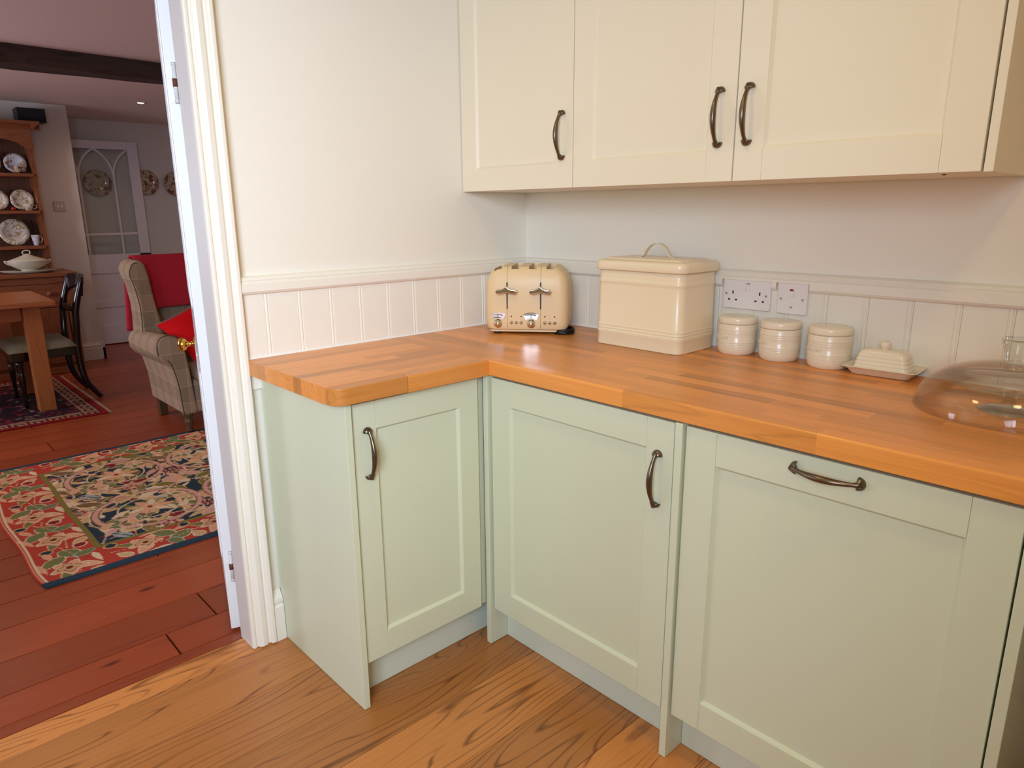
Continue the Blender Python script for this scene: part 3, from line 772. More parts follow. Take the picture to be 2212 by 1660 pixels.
for sx in (-.0605, .0605):
    T = Matrix.Translation((sx, -.0082, 0)) @ Matrix.Rotation(R(90), 4, 'X'); MB().lathe([(0, 0), (.0035, 0), (.003, .0012), (0, .0014)], 12, T=T).build('screw', M['steel'], s1)
s2 = empty('fused_spur', (1.0465, .0075, 1.0475)); tag(s2, 'single white fused switch plate beside the double socket', 'socket')
MB().box(-.0425, .0425, -.0085, 0, -.0425, .0425).build('plate', M['white_plastic'], s2, .003)
sw = rocker(s2, 0, .016, .012, .024); MB().box(-.005, .004, -.0119, -(.0132), .0215, .0265).build('red_mark', M['red_lamp'], sw)
MB().box(-.009, .009, -.0095, -.008, -.0225, -.0115).build('fuse_holder', M['white_plastic'], s2, .0006)
for (a, b) in ((-.030, -.001), (.030, -.001), (0, -.0225)):
    T = Matrix.Translation((a, -.0082, b)) @ Matrix.Rotation(R(90), 4, 'X'); MB().lathe([(0, 0), (.0032, 0), (.0028, .0014), (0, .0017)], 12, T=T).build('screw', M['steel'], s2)

# ================================================================== DOORWAY: open panelled door
dr = empty('door_1', (-.128, -1.163, .010), R(180 - 17.9)); struct(dr)
# local: x along leaf 0..0.76, thickness y from -.038..0 (towards +y world after turning)
def dbox(n, x0, x1, y0, y1, z0, z1, bev=.0015): return MB().box(x0, x1, y0, y1, z0, z1).build(n, M['door_white'], dr, bev)
TH = -.038
dbox('stile', 0, .1, TH, 0, 0, 1.98); dbox('stile', .66, .76, TH, 0, 0, 1.98)
for (a, b) in ((0, .2), (.82, 1.0), (1.87, 1.98)): dbox('rail', .1005, .6595, TH, 0, a, b)
dbox('stile', .335, .425, TH, 0, .2, 1.87)
for (xa, xb) in ((.1, .335), (.425, .66)):
    for (za, zb) in ((.2, .82), (1.0, 1.87)):
        dbox('panel', xa - .005, xb + .005, TH + .012, -.012, za - .005, zb + .005)
        for yy in (0, TH):
            m = MB(); s0 = .0 if yy == 0 else 0
            for (x0, x1, z0, z1) in ((xa, xa + .014, za, zb), (xb - .014, xb, za, zb), (xa, xb, za, za + .014), (xa, xb, zb - .014, zb)):
                m.box(x0, x1, min(yy, yy + (.004 if yy == 0 else -.004)) - (.010 if yy == 0 else 0), max(yy, yy + (.004 if yy == 0 else -.004)) + (.010 if yy != 0 else 0), z0, z1)
            m.build('moulding', M['door_white'], dr, .003)
for zz in (1.605, .215):
    hh = MB().tube([(-.003, -.021, zz - .05), (-.003, -.021, zz + .05)], .0055, 10)
    for q in (-.045, -.012, .012, .045): hh.tube([(-.003, -.021, zz + q - .002), (-.003, -.021, zz + q + .002)], .0068, 10)
    hg = hh.build('hinge', M['hinge'], dr); MB().box(-.0015, 0, -.034, -.004, zz - .05, zz + .05).build('hinge_leaf', M['door_white'], hg)
    MB().tube([(-.003, -.021, zz - .010), (-.003, -.021, zz + .010)], .0069, 10).build('rust_patch', M['rust'], hg)
for sgn, yy in ((1, 0), (-1, TH)):
    T = Matrix.Translation((.70, yy, .80)) @ Matrix.Rotation(R(-90 * sgn), 4, 'X')
    kn = MB().lathe([(0, 0), (.026, 0), (.026, .003), (.021, .006), (.010, .008), (.0085, .020), (.010, .028), (.020, .033), (.0265, .042), (.0265, .050), (.021, .058), (.010, .061), (0, .0615)], 28, T=T).build('knob', M['brass'], dr)

# ================================================================== DINING ROOM
# --- rugs: woven pattern held as colour on the pile
def rug(name, x0, x1, y0, y1, res, painter, mat, wob, zt=.008):
    nx = int(round((x1 - x0) / res)); ny = int(round((y1 - y0) / res))
    X = np.linspace(x0, x1, nx + 1); Y = np.linspace(y0, y1, ny + 1); XX, YY = np.meshgrid(X, Y, indexing='ij')
    C = painter(XX - x0, YY - y0, x1 - x0, y1 - y0)
    yy = YY + wob(XX) * np.clip(1 - (YY - y0) / .4, 0, 1)
    zz = np.full_like(XX, zt) + .0012 * np.sin(XX * 23) * np.sin(YY * 17)
    co = np.stack([XX, yy, zz], -1).reshape(-1, 3)
    idx = np.arange((nx + 1) * (ny + 1)).reshape(nx + 1, ny + 1)
    f = np.stack([idx[:-1, :-1], idx[1:, :-1], idx[1:, 1:], idx[:-1, 1:]], -1).reshape(-1, 4)
    # closed slab: skirt and underside
    bound = list(idx[:, 0]) + list(idx[-1, 1:]) + list(idx[::-1, -1][1:]) + list(idx[0, ::-1][1:-1])
    nb_ = len(bound); base = len(co); low = co[bound].copy(); low[:, 2] = .0006
    co = np.vstack([co, low]); fl_ = f.tolist()
    for i in range(nb_): fl_.append([bound[i], base + i, base + (i + 1) % nb_, bound[(i + 1) % nb_]])
    fl_.append([base + i for i in range(nb_)])
    me = bpy.data.meshes.new(name); me.from_pydata(co.tolist(), [], fl_); me.update()
    cols = np.ones((len(co), 4), np.float32); c3 = C.reshape(-1, 3); cols[:base, :3] = c3; cols[base:, :3] = c3[bound]
    at = me.color_attributes.new('Col', 'FLOAT_COLOR', 'POINT'); at.data.foreach_set('color', cols.ravel())
    me.materials.append(mat)
    return link(name, me, mat)
def lin(r, g, b): return np.array(srgb(r, g, b)[:3])
NAVY, RED, GRN, OLV, TAN, PEA, PNK, CRM, BRN, PALE, MAR = [lin(*c) for c in ((40, 52, 62), (176, 62, 44), (112, 116, 70), (122, 110, 52), (196, 160, 108), (214, 156, 116), (204, 152, 132), (216, 190, 152), (120, 92, 56), (150, 160, 150), (128, 34, 36))]
def smooth(a, b, v): 
    t = np.clip((v - a) / (b - a), 0, 1); return t
class Painter:
    def __init__(s, U, V): s.U, s.V = U, V; s.res = abs(U[1, 0] - U[0, 0])
    def win(s, cu, cv, r):
        i0 = max(0, int((cu - r) / s.res)); i1 = int((cu + r) / s.res) + 2; j0 = max(0, int((cv - r) / s.res)); j1 = int((cv + r) / s.res) + 2
        return slice(i0, max(i0, i1)), slice(j0, max(j0, j1))
    def put(s, sl, mask, col):
        a = s.C[sl]; 
        if a.size: a[mask] = col
    def leaf(s, cu, cv, ang, L, w, col, edge=None, ew=.006, vein=None):
        sl = s.win(cu, cv, L); u = s.U[sl] - cu; v = s.V[sl] - cv; c, n = math.cos(ang), math.sin(ang)
        a = u * c + v * n; b = -u * n + v * c; t = np.clip(a / L * 2, -1, 1)
        d = np.abs(b) - w * (1 - t * t) * (1 - .35 * t); ins = np.abs(a) < L / 2
        if edge is not None: s.put(sl, ins & (d < ew), edge)
        s.put(sl, ins & (d < 0), col)
        if vein is not None: s.put(sl, ins & (np.abs(b) < .003), vein)
    def disc(s, cu, cv, r, col, edge=None, ew=.006, pet=0, ph=0):
        sl = s.win(cu, cv, r * 1.5); u = s.U[sl] - cu; v = s.V[sl] - cv; rr = np.hypot(u, v)
        if pet: rr = rr / (1 + .22 * np.cos(pet * np.arctan2(v, u) + ph))
        if edge is not None: s.put(sl, rr < r + ew, edge)
        s.put(sl, rr < r, col)
    def ring(s, cu, cv, r, w, col, a0=-9, a1=9, edge=None):
        sl = s.win(cu, cv, r + w + .02); u = s.U[sl] - cu; v = s.V[sl] - cv; rr = np.hypot(u, v); a = np.arctan2(v, u)
        ok = (a > a0) & (a < a1)
        if edge is not None: s.put(sl, ok & (np.abs(rr - r) < w / 2 + .006), edge)
        s.put(sl, ok & (np.abs(rr - r) < w / 2), col)
    def curve(s, pts, w, col, edge=None, ew=.005):
        P = catmull([(a, b, 0) for a, b in pts], 10)
        if edge is not None:
            for p in P: s.disc(p.x, p.y, w / 2 + ew, edge)
        for p in P: s.disc(p.x, p.y, w / 2, col)
def paint_morris(U, V, LU, LV):
    p = Painter(U, V); p.C = np.empty(U.shape + (3,)); p.C[:] = NAVY; rg = random.Random(5)
    B = .22
    def sprig(u, v, a, n, L, stem, cols, bend):
        # curved stem with leaflets on both sides
        pts = []
        for k in range(n + 1):
            pts.append((u, v)); u += L * math.cos(a); v += L * math.sin(a); a += bend
            if k:
                for sd in (-1, 1):
                    q = a + sd * .9; p.leaf(u + .022 * math.cos(q), v + .022 * math.sin(q), q, .052, .0115, cols[k % len(cols)], CRM, .0028)
        p.curve(pts, .006, stem)
    def field_tile(u0, v0, m):
        s = m
        for (a, b, t, L, w, c1, c2) in ((.06, .08, .9, .12, .026, BRN, CRM), (.22, .05, 2.3, .12, .026, TAN, CRM), (.14, .43, .2, .12, .026, OLV, TAN), (.44, .34, 1.4, .11, .022, MAR, PEA), (.30, .47, -.5, .12, .028, PEA, CRM), (.50, .10, .6, .11, .022, PALE, NAVY), (.03, .40, 1.1, .11, .026, OLV, CRM), (.36, .10, -.6, .10, .022, GRN, TAN), (.50, .44, 2.2, .10, .02, PNK, CRM), (.10, .20, 1.8, .10, .022, TAN, CRM), (.47, .22, .2, .09, .02, BRN, PEA), (.18, .36, 1.2, .09, .018, PALE, CRM)):
            p.leaf(u0 + a, v0 + s * b, t * s, L, w, c1, c2, .004, vein=NAVY if c1 is PALE else None)
        p.ring(u0 + .27, v0 + s * .26, .205, .020, PNK, edge=BRN); p.ring(u0 + .27, v0 + s * .26, .125, .007, CRM)
        for k in range(9):
            an = k * .698; p.leaf(u0 + .27 + .062 * math.cos(an), v0 + s * (.26 + .062 * math.sin(an)), an * s, .085, .019, (TAN, CRM, PEA)[k % 3], BRN, .0025)
        p.disc(u0 + .27, v0 + s * .26, .030, PEA, CRM, .004, pet=6); p.disc(u0 + .27, v0 + s * .26, .012, MAR)
        p.disc(u0 + .04, v0 + s * .24, .030, TAN, CRM, .004, pet=3); p.leaf(u0 + .04, v0 + s * .24, 0, .05, .010, OLV)
        for (a, b) in ((.51, .27), (.13, .02), (.40, .47)):
            for k_ in range(7): p.disc(u0 + a + .024 * math.cos(k_ * 1.05), v0 + s * (b + .024 * math.sin(k_ * 1.05)), .009, MAR, PNK, .003)
        p.curve([(u0, v0), (u0 + .12, v0 + s * .06), (u0 + .28, v0 + s * .03), (u0 + .44, v0 + s * .05), (u0 + .56, v0)], .010, CRM)
        p.curve([(u0 + .02, v0 + s * .48), (u0 + .16, v0 + s * .40), (u0 + .30, v0 + s * .50), (u0 + .5, v0 + s * .42)], .009, PEA)
        sprig(u0 + .05, v0 + s * .46, -1.2 * s, 6, .035, CRM, (TAN, OLV, PEA), .32 * s); sprig(u0 + .50, v0 + s * .05, 1.9 * s, 6, .035, PEA, (OLV, TAN, PNK), .25 * s); sprig(u0 + .30, v0 + s * .02, .4 * s, 6, .035, TAN, (BRN, PEA, GRN), .3 * s)
        for (a, b, r_) in ((.42, .40, .04), (.12, .12, .045), (.45, .14, .035)): p.ring(u0 + a, v0 + s * b, r_, .007, CRM, -2.4, 2.4)
    v = B
    # small filling leaves first
    for _ in range(int(900 * LV / 2.4)):
        p.leaf(rg.uniform(B, LU - B), rg.uniform(B, LV - B), rg.uniform(0, 6.3), rg.uniform(.05, .12), rg.uniform(.01, .022), rg.choice((TAN, BRN, OLV, PEA, CRM, PNK, MAR, TAN, CRM, GRN)), rg.choice((None, CRM, TAN)), .003)
    while v < LV - B:
        for u in (B, B + .54): field_tile(u, v, 1); field_tile(u, v + .98, -1)
        v += .98
    # border
    d = np.minimum(np.minimum(U, LU - U), np.minimum(V, LV - V))
    m = d < B; p.C[m] = RED
    inner = p.C.copy()
    def bt(cu, cv, ang):
        c, n = math.cos(ang), math.sin(ang)
        Q = lambda a, b: (cu + a * c - b * n, cv + a * n + b * c)
        for (a, b, t, L, w, col, ed) in ((-.075, .02, .5, .12, .03, GRN, CRM), (-.03, -.045, -.8, .11, .028, GRN, CRM), (-.05, .06, 2.0, .09, .02, GRN, PALE), (.06, .045, .9, .10, .02, PEA, CRM), (.10, -.03, -.5, .10, .016, GRN, PEA), (.02, .085, .1, .10, .012, CRM, None), (-.10, -.05, .2, .08, .014, PEA, None), (.13, .05, -1.0, .07, .016, TAN, CRM), (.0, -.085, .15, .12, .011, PEA, None)):
            q = Q(a, b); p.leaf(q[0], q[1], t + ang, L, w, col, ed, .005, vein=OLV if col is GRN else None)
        q = Q(.045, -.01); p.disc(q[0], q[1], .046, PEA, CRM, pet=5); p.disc(q[0], q[1], .028, TAN, MAR, .004, pet=4); p.disc(q[0], q[1], .012, MAR)
        q = Q(-.14, .06); p.disc(q[0], q[1], .02, MAR, CRM); q = Q(.15, -.07); p.disc(q[0], q[1], .018, NAVY, TAN)
        q0, q1, q2 = Q(-.16, 0), Q(0, .03), Q(.16, -.005); p.curve([q0, q1, q2], .007, CRM)
    n1 = int(LU / .26)
    for i in range(n1):
        for vv, an in ((B * .52, 0), (LV - B * .52, math.pi)): bt((i + .5) * LU / n1, vv, an + (i % 2) * .15)
    n2 = int(LV / .26)
    for i in range(1, n2 - 1):
        for uu, an in ((B * .55, 1.57), (LU - B * .55, -1.57)): bt(uu, (i + .5) * LV / n2, an)
    p.C[(np.abs(d - B) < .010) & (d > 0)] = OLV
    dv = np.minimum(V, LV - V); 
    p.C[(np.abs(d - .018) < .003)] = CRM; p.C[(np.abs(d - .007) < .0025)] = PEA
    p.C[(U > LU - .036) | (U < .036)] = lin(42, 60, 72)
    return p.C
def paint_tribal(U, V, LU, LV):
    p = Painter(U, V); p.C = np.empty(U.shape + (3,)); p.C[:] = lin(48, 30, 40); rg = random.Random(9)
    for _ in range(1500): 
        p.leaf(rg.uniform(0, LU), rg.uniform(0, LV), rg.choice((0, 1.57, .8, -.8)), rg.uniform(.03, .08), .010, rg.choice((lin(130, 38, 42), lin(150, 130, 110), lin(96, 40, 44), lin(52, 50, 66), lin(150, 40, 40))))
    d = np.minimum(np.minimum(U, LU - U), LV - V)
    p.C[d < .13] = lin(104, 30, 34)
    k_ = (np.floor((U) / .1) + np.floor((V) / .1)).astype(int)
    fu = np.abs(((U / .1) % 1) - .5); fv = np.abs(((V / .1) % 1) - .5)
    ring_ = (np.maximum(fu, fv) > .33) & (np.maximum(fu, fv) < .42) | (np.maximum(fu, fv) < .14)
    bd_ = (d < .115) & (d > .03)
    p.C[bd_ & ring_] = lin(178, 146, 112); p.C[bd_ & (fu < .25) & (fv < .25) & ~ring_] = lin(70, 36, 40)
    p.C[(d < .125) & (d > .117)] = lin(176, 150, 120); p.C[d < .022] = lin(140, 26, 30)
    return p.C
RUGM = vcol('flat_woven_rug'); 
# Morris-style rug: near edge at x=-.84
r1 = rug('patterned_rug', -2.36, -.84, -1.53, .63, .004, paint_morris, RUGM, lambda X: -.034 * (1 - np.exp((X + .84) / .16)) + .007 * np.sin(X * 9))
tag(r1, 'red bordered rug with green leaves and pink scrolls before the armchair', 'rug')
r2 = rug('tribal_rug', -4.68, -3.18, -3.0, -.765, .01, paint_tribal, RUGM, lambda X: 0 * X)
tag(r2, 'dark red tribal rug beneath the dining table', 'rug')
fr = MB(); rf = random.Random(3)
for i in range(148):
    x_ = -3.19 - i * .01
    fr.box(x_ - .003, x_ + .003, -.767, -.742 + rf.uniform(-.006, .004), .001, .005)
o = fr.build('fringe', plain('cream_rug_fringe', srgb(186, 150, 116), .9), r2); o['kind'] = 'stuff'

# --- dining table (corner leg in view)
tb = empty('dining_table', (-3.8, -1.8, 0)); tag(tb, 'pale oak dining table standing on the tribal rug', 'table'); lt = Vector(tb.location)
def tpart(n, mat, x0, x1, y0, y1, z0, z1, bev=.003): return part(n, mat, tb, x0, x1, y0, y1, z0, z1, bev)
for i in range(5):
    a = -4.205 + i * .163; tpart('plank', M['oak_table'], a, a + .1625 if i < 4 else -3.39, -2.75, -.925, .715, .748, .004)
tpart('apron', M['oak_table'], -3.56, -3.535, -2.6, -1.10, .615, .715); tpart('apron', M['oak_table'], -4.165, -4.14, -2.6, -1.10, .615, .715)
tpart('apron', M['oak_table'], -4.10, -3.59, -1.06, -1.035, .615, .715)
for (x_, y_) in ((-3.535, -1.046), (-4.155, -1.046), (-3.535, -2.65), (-4.155, -2.65)): tpart('leg', M['oak_table_z'], x_ - .046, x_ + .046, y_ - .048, y_ + .048, .0098, .715, .004)

# --- black dining chair tucked at the table side (faces -y)
ch = empty('dining_chair', (-3.86, -.95, 0)); tag(ch, 'black polished dining chair with pale seat tucked under the table', 'chair'); lc = Vector(ch.location)
def cpart(m, n, mat, **k):
    o = m.build(n, mat, ch, **k); o.location = -lc; return o
prof = [(-.690, .009), (-.722, .055), (-.764, .13), (-.783, .22), (-.790, .35), (-.786, .45), (-.777, .55), (-.768, .64), (-.744, .73), (-.722, .80), (-.708, .845)]
for x_ in (-3.665, -4.055):
    pts = catmull([(x_ + (.01 if x_ < -3.8 else -.01) * (1 if z < .5 else 0), y_, z) for y_, z in prof], 4)
    n_ = len(pts); rad = [(.017 + .006 * math.sin(math.pi * i / n_), .015 + .006 * math.sin(math.pi * i / n_)) for i in range(n_)]
    cpart(MB().tube(pts, rad, 10, flat=3.5), 'leg', M['ebony'])
# top rail: curved board dipping in the middle, lower edge arched
def railf(u, v):
    x_ = -3.655 - .41 * u; a = abs(u - .5) * 2
    zl = .772 - .035 * a ** 2 + .02 * (1 - a); zu = .862 + .018 * (1 - a * a)
    return (x_, -.715 + .035 * math.sin(math.pi * u) + .02 * (v - .5), zl + (zu - zl) * v)
cpart(MB().grid(railf, 16, 5), 'top_rail', M['ebony'], solid=.026)
def rail2(u, v): return (-3.665 - .39 * u, -.772 + .02 * math.sin(math.pi * u), .605 + .05 * v + .012 * math.sin(math.pi * u))
cpart(MB().grid(rail2, 12, 3), 'mid_rail', M['ebony'], solid=.022)
sp_ = [( -3.62, -1.185), (-4.10, -1.185), (-4.06, -.80), (-3.66, -.80)]
cpart(MB().prism(sp_, 'z', .335, .395), 'seat_rail', M['ebony'], bev=.006)
def seatf(u, v):
    w = .245 - .035 * v; x_ = -3.86 + (u - .5) * 2 * w; y_ = -1.19 + .395 * v
    e = min(u, 1 - u, v, 1 - v); h = .055 * (1 - max(0, 1 - e / .16) ** 2.4)
    return (x_, y_, .398 + h)
cpart(MB().grid(seatf, 18, 18), 'seat', M['seat_fabric'])
nt = MB()
for i in range(40):
    t = i / 39
    for (a, b) in (((-3.615, -1.192), (-3.652, -.80)), ((-3.615, -1.192), (-4.105, -1.192))):
        nt.lathe([(0, -.004), (.0045, 0), (0, .004)], 6, (a[0] + (b[0] - a[0]) * t, a[1] + (b[1] - a[1]) * t, .396))
o = cpart(nt, 'nail_trim', M['nails']); o['kind'] = 'stuff'
for x_ in (-3.67, -4.06):
    cpart(MB().lathe([(0, .009), (.012, .009), (.014, .02), (.011, .05), (.014, .12), (.022, .2), (.025, .25), (.018, .262), (.026, .275), (.018, .288), (.024, .30), (.026, .34), (0, .34)], 16, (x_, -1.14, 0)), 'leg', M['ebony'])

# --- wing armchair (faces +x), mirrored about y = YM
YM = -.13
ac = empty('wing_armchair', (-2.65, YM, 0)); tag(ac, 'taupe plaid wing armchair draped with a red throw', 'armchair'); la = Vector(ac.location)
def apart(m, n, mat, **k):
    o = m.build(n, mat, ac, **k); o.location = -la; return o
armo = [(-.668, .55), (-.655, .59), (-.625, .61), (-.585, .61), (-.545, .59), (-.516, .52), (-.502, .392), (-.492, .25), (-.483, .13), (-.566, .13), (-.568, .18), (-.577, .321), (-.600, .435), (-.64, .462), (-.664, .50)]
wing = [(-.648, .955), (-.632, .99), (-.605, 1.012), (-.572, 1.018), (-.548, .985), (-.533, .92), (-.523, .82), (-.514, .74), (-.496, .646), (-.488, .55), (-.50, .48), (-.60, .48), (-.612, .55), (-.606, .65), (-.606, .743), (-.622, .86), (-.64, .91)]
for mir in (0, 1):
    f_ = (lambda p: (2 * YM - p[0], p[1])) if mir else (lambda p: p)
    sh = (-.02, -.0) if mir else (.02, -.0)
    apart(MB().prism([f_(p) for p in armo], 'x', -2.285, -2.98, shift=(sh[0] * 1.3, -.035), scale=.96), 'arm', M['plaid'], bev=.018, seg=3)
    apart(MB().prism([f_(p) for p in wing], 'x', -2.73, -3.02, shift=sh), 'wing', M['plaid'], bev=.02, seg=3)
    # dark piping on the arm front and wing edge
    pp = [(-2.284, *f_(p)) for p in armo[14:] + armo[:6]]
    pq = [(-2.284, *f_(p)) for p in armo[9:14]]
    apart(MB().tube(catmull(pp, 4), .0035, 6), 'piping', M['dark_leg'])
    apart(MB().tube(catmull([(-2.285, *f_(p)) for p in ((-.566, .13), (-.568, .18), (-.577, .321), (-.600, .435), (-.62, .47))], 4), .0035, 6), 'piping', M['dark_leg'])
    apart(MB().tube(catmull([(-2.731, *f_(p)) for p in ((-.612, .55), (-.606, .65), (-.606, .743), (-.622, .86), (-.640, .93), (-.62, .99), (-.59, 1.0))], 4), .003, 6), 'piping', M['dark_leg'])
    xs = lambda y_: 2 * YM - y_ if mir else y_
    apart(MB().lathe([(0, .009), (.016, .009), (.019, .02), (.015, .035), (.022, .06), (.026, .085), (.018, .095), (.030, .108), (.032, .135), (0, .135)], 18, (-2.346, xs(-.527), 0)), 'leg', M['dark_leg'])
    apart(MB().prism([(-2.915, xs(-.535)), (-2.865, xs(-.535)), (-2.865, xs(-.485)), (-2.915, xs(-.485))], 'z', .002, .15), 'leg', M['dark_leg'], bev=.003)
apart(MB().prism([(-2.86, .30), (-3.0, .12), (-3.03, .12), (-3.10, .95), (-3.06, 1.0), (-2.98, .985), (-2.90, .62)], 'y', -.50, 2 * YM + .50), 'backrest', M['plaid'], bev=.03, seg=3)
apart(MB().box(-2.95, -2.30, -.487, 2 * YM + .487, .13, .33), 'seat_base', M['plaid'], bev=.015)
apart(MB().box(-2.90, -2.25, -.478, 2 * YM + .478, .31, .405), 'seat_cushion', M['plaid'], bev=.04, seg=4)
# throw over the back (top-level: lies on the chair)
def throwf(u, v):
    y_ = -.545 + .78 * v; s = u * 1.0
    path = [(-2.885, .700), (-2.905, .80), (-2.925, .90), (-2.955, .985), (-3.00, 1.018), (-3.07, 1.022), (-3.125, .98), (-3.13, .85), (-3.11, .68), (-3.10, .54)]
    k_ = s * (len(path) - 1); i = min(int(k_), len(path) - 2); f = k_ - i
    x_ = path[i][0] * (1 - f) + path[i + 1][0] * f; z_ = path[i][1] * (1 - f) + path[i + 1][1] * f
    fold = .010 * math.sin(v * 24) * math.exp(-v * 5) + .004 * math.sin(v * 9 + u * 3)
    wedge = max(0, 1 - v / .16)
    if s < .35: x_ += .03 * wedge * (1 - s / .35) ** .5; y_ += .055 * wedge * (1 - s / .42)
    if s > .6: y_ -= .055 * wedge * (s - .6) / .4 + .01 * wedge
    return (x_ + fold + .012, y_, z_ + .004)
th_ = MB().grid(throwf, 60, 60).build('throw_blanket', M['throw'], None, solid=.008); tag(th_, 'crimson wool throw hanging over the back of the wing armchair', 'blanket')
# cushion: red front, beige back
cu_ = empty('scatter_cushion', (-2.58, -.335, .565)); tag(cu_, 'red and beige scatter cushion on the armchair seat', 'cushion')
cu_.rotation_euler = (0, R(-40), R(4))
def pil(sgn):
    def f(u, v):
        a, b = (u - .5) * 2, (v - .5) * 2; ed = max(abs(a), abs(b)); h = .075 * (1 - abs(a) ** 2.6) ** .6 * (1 - abs(b) ** 2.6) ** .6
        sc_ = .168 * (1 - .06 * (1 - max(abs(a), abs(b)) ** 4) )
        q = .168 * (1 - .07 * (1 - min(abs(a), abs(b)) ** 2) * 1.0)
        A_ = R(24); k_ = 1.0 if sgn > 0 else 1.05
        return (sgn * h, k_ * (a * math.cos(A_) - b * math.sin(A_)) * q, k_ * (a * math.sin(A_) + b * math.cos(A_)) * q)
    return f
MB().grid(pil(1), 20, 20).build('front_cover', M['cushion_red'], cu_); MB().grid(pil(-1), 20, 20).build('back_cover', M['cushion_beige'], cu_)

# --- pine dresser with plate rack
ds = empty('pine_dresser', (-5.0, -1.2, 0)); tag(ds, 'tall antique pine dresser with open plate shelves', 'dresser'); ld = Vector(ds.location)
def dpart(n, mat, x0, x1, y0, y1, z0, z1, bev=.003): return part(n, mat, ds, x0, x1, y0, y1, z0, z1, bev)
def draw(m, n, mat, par=None, **k):
    o = m.build(n, mat, par or ds, **k); o.location = -ld; return o
XB, XF, YR, YL = -5.238, -5.0, -.625, -1.80
yb0 = YL + .02
while yb0 < YR - .02:
    dpart('backboard', M['pine_back'], XB, XB + .012, yb0, min(yb0 + .108, YR - .02), .83, 1.95, .002); yb0 += .11
side = [(XB, .83), (XF, .83)] + [(XF - .03, .90), (XF - .012, .99), (XF, 1.04), (XF - .028, 1.10), (XF - .03, 1.22), (XF, 1.32), (XF - .028, 1.38), (XF - .03, 1.50), (XF, 1.61), (XF - .03, 1.67), (XF - .02, 1.76), (XF, 1.82), (XF, 1.95), (XB, 1.95)]
for y_ in (YR - .022, YL):
    draw(MB().prism(side, 'y', y_, y_ + .022), 'side', M['pine_z'])
for z_ in (1.04, 1.32, 1.61): dpart('shelf', M['pine_x'], XB + .012, XF + .006, YL + .022, YR - .022, z_ - .026, z_)
fz = [(YL, 1.95), (YR, 1.95), (YR, 1.80)] + [(YR - .10 * 0 - .06 - .20 * (1 - math.cos(R(a))) * 1.0, 1.80 + .10 * math.sin(R(a))) for a in range(0, 91, 15)]
fz = [(YR, 1.95), (YR, 1.795), (YR - .03, 1.795), (YR - .06, 1.81), (YR - .11, 1.845), (YR - .19, 1.865), (YR - .30, 1.868), (YR - .42, 1.85), (YR - .5, 1.815), (YR - .56, 1.80), (YR - .62, 1.80), (YR - .70, 1.83), (YR - .85, 1.868), (YR - 1.0, 1.86), (YR - 1.1, 1.81), (YL, 1.795), (YL, 1.95)]
draw(MB().prism(fz, 'x', XF, XF + .02), 'frieze', M['pine_x'], bev=.002)
cp = [(0, 1.945), (.012, 1.945), (.018, 1.955), (.040, 1.975), (.055, 1.985), (.058, 2.005), (0, 2.005)]
m = MB().prism([(XF + .02 + d, z) for d, z in cp], 'y', YL - .04, YR + .058); m.prism([(YR + d, z) for d, z in cp], 'x', XB, XF + .078); m.box(XB, XF + .02, YL, YR, 1.95, 2.0)
draw(m, 'cornice', M['pine_x'], bev=.001)
dpart('top', M['pine_x'], XB, -4.735, -1.88, -.505, .80, .832, .006)
dpart('body', M['pine_z'], XB, -4.79, -1.84, -.545, .06, .80)
dpart('stile', M['pine_z'], -4.79, -4.765, -.60, -.545, .06, .80); dpart('rail', M['pine_x'], -4.79, -4.766, -1.84, -.602, .745, .80); dpart('rail', M['pine_x'], -4.79, -4.766, -1.84, -.602, .555, .585)
for (a, b) in ((-1.20, -.61), (-1.82, -1.23)):
    d_ = dpart('drawer', M['pine_x'], -4.79, -4.768, a, b, .588, .742)
    for ky in (a + .11, b - .11):
        T = Matrix.Translation(Vector((-4.768, ky, .665)) - ld - Vector(d_.location)) @ Matrix.Rotation(R(90), 4, 'Y')
        MB().lathe([(0, 0), (.012, 0), (.010, .012), (.020, .020), (.022, .028), (.016, .034), (0, .036)], 16, T=T).build('knob', M['pine_x'], d_)
    q_ = dpart('cupboard_door', M['pine_z'], -4.79, -4.768, a, b, .09, .55)
dpart('plinth', M['pine_x'], XB, -4.77, -1.84, -.545, .003, .06)

# china on the dresser
def plate_mesh(r, oval=1.0):
    return MB().lathe([(0, .0), (r * .55, .0), (r * .62, .004), (r * .68, .008), (r, .020), (r * 1.0, .023), (r * .68, .012), (r * .58, .005), (0, .004)], 40, sy=oval).mesh('plate')
def stand_plate(name, r, y_, z_, mat, lab, x_=-5.15, oval=1.0, cat='plate', tilt=78, grp='china plates on the dresser shelves'):
    me = plate_mesh(r, oval); me.materials.append(mat); o = link(name, me, mat)
    o.rotation_euler = (0, R(tilt), 0); o.location = (x_, y_, z_ + r * math.sin(R(tilt)) + .002); tag(o, lab, cat, grp); return o
def cup(name, r, h, x_, y_, z_, mat, lab, hd=0):
    e = empty(name, (x_, y_, z_)); tag(e, lab, 'cup' if name != 'milk_jug' else 'jug', 'cups on the dresser shelves' if name == 'tea_cup' else None)
    MB().lathe([(0, .0005), (r * .6, .0005), (r * .62, .004), (r * .8, h * .3), (r, h * .85), (r * 1.02, h), (r * .95, h), (r * .75, h * .3), (0, h * .12)], 24).build('body', mat, e)
    MB().tube(catmull([(0, r * .85, h * .85), (0, r * 1.5, h * .8), (0, r * 1.55, h * .45), (0, r * .75, h * .2)], 6), .004, 8).build('handle', mat, e)
    return e
stand_plate('china_plate', .078, -.742, 1.61, M['china_blue'], 'blue and white plate standing on the dresser\'s top shelf')
cup('tea_cup', .034, .055, -5.055, -.745, 1.61, M['china_imari'], 'small patterned cup in front of the top shelf plate')
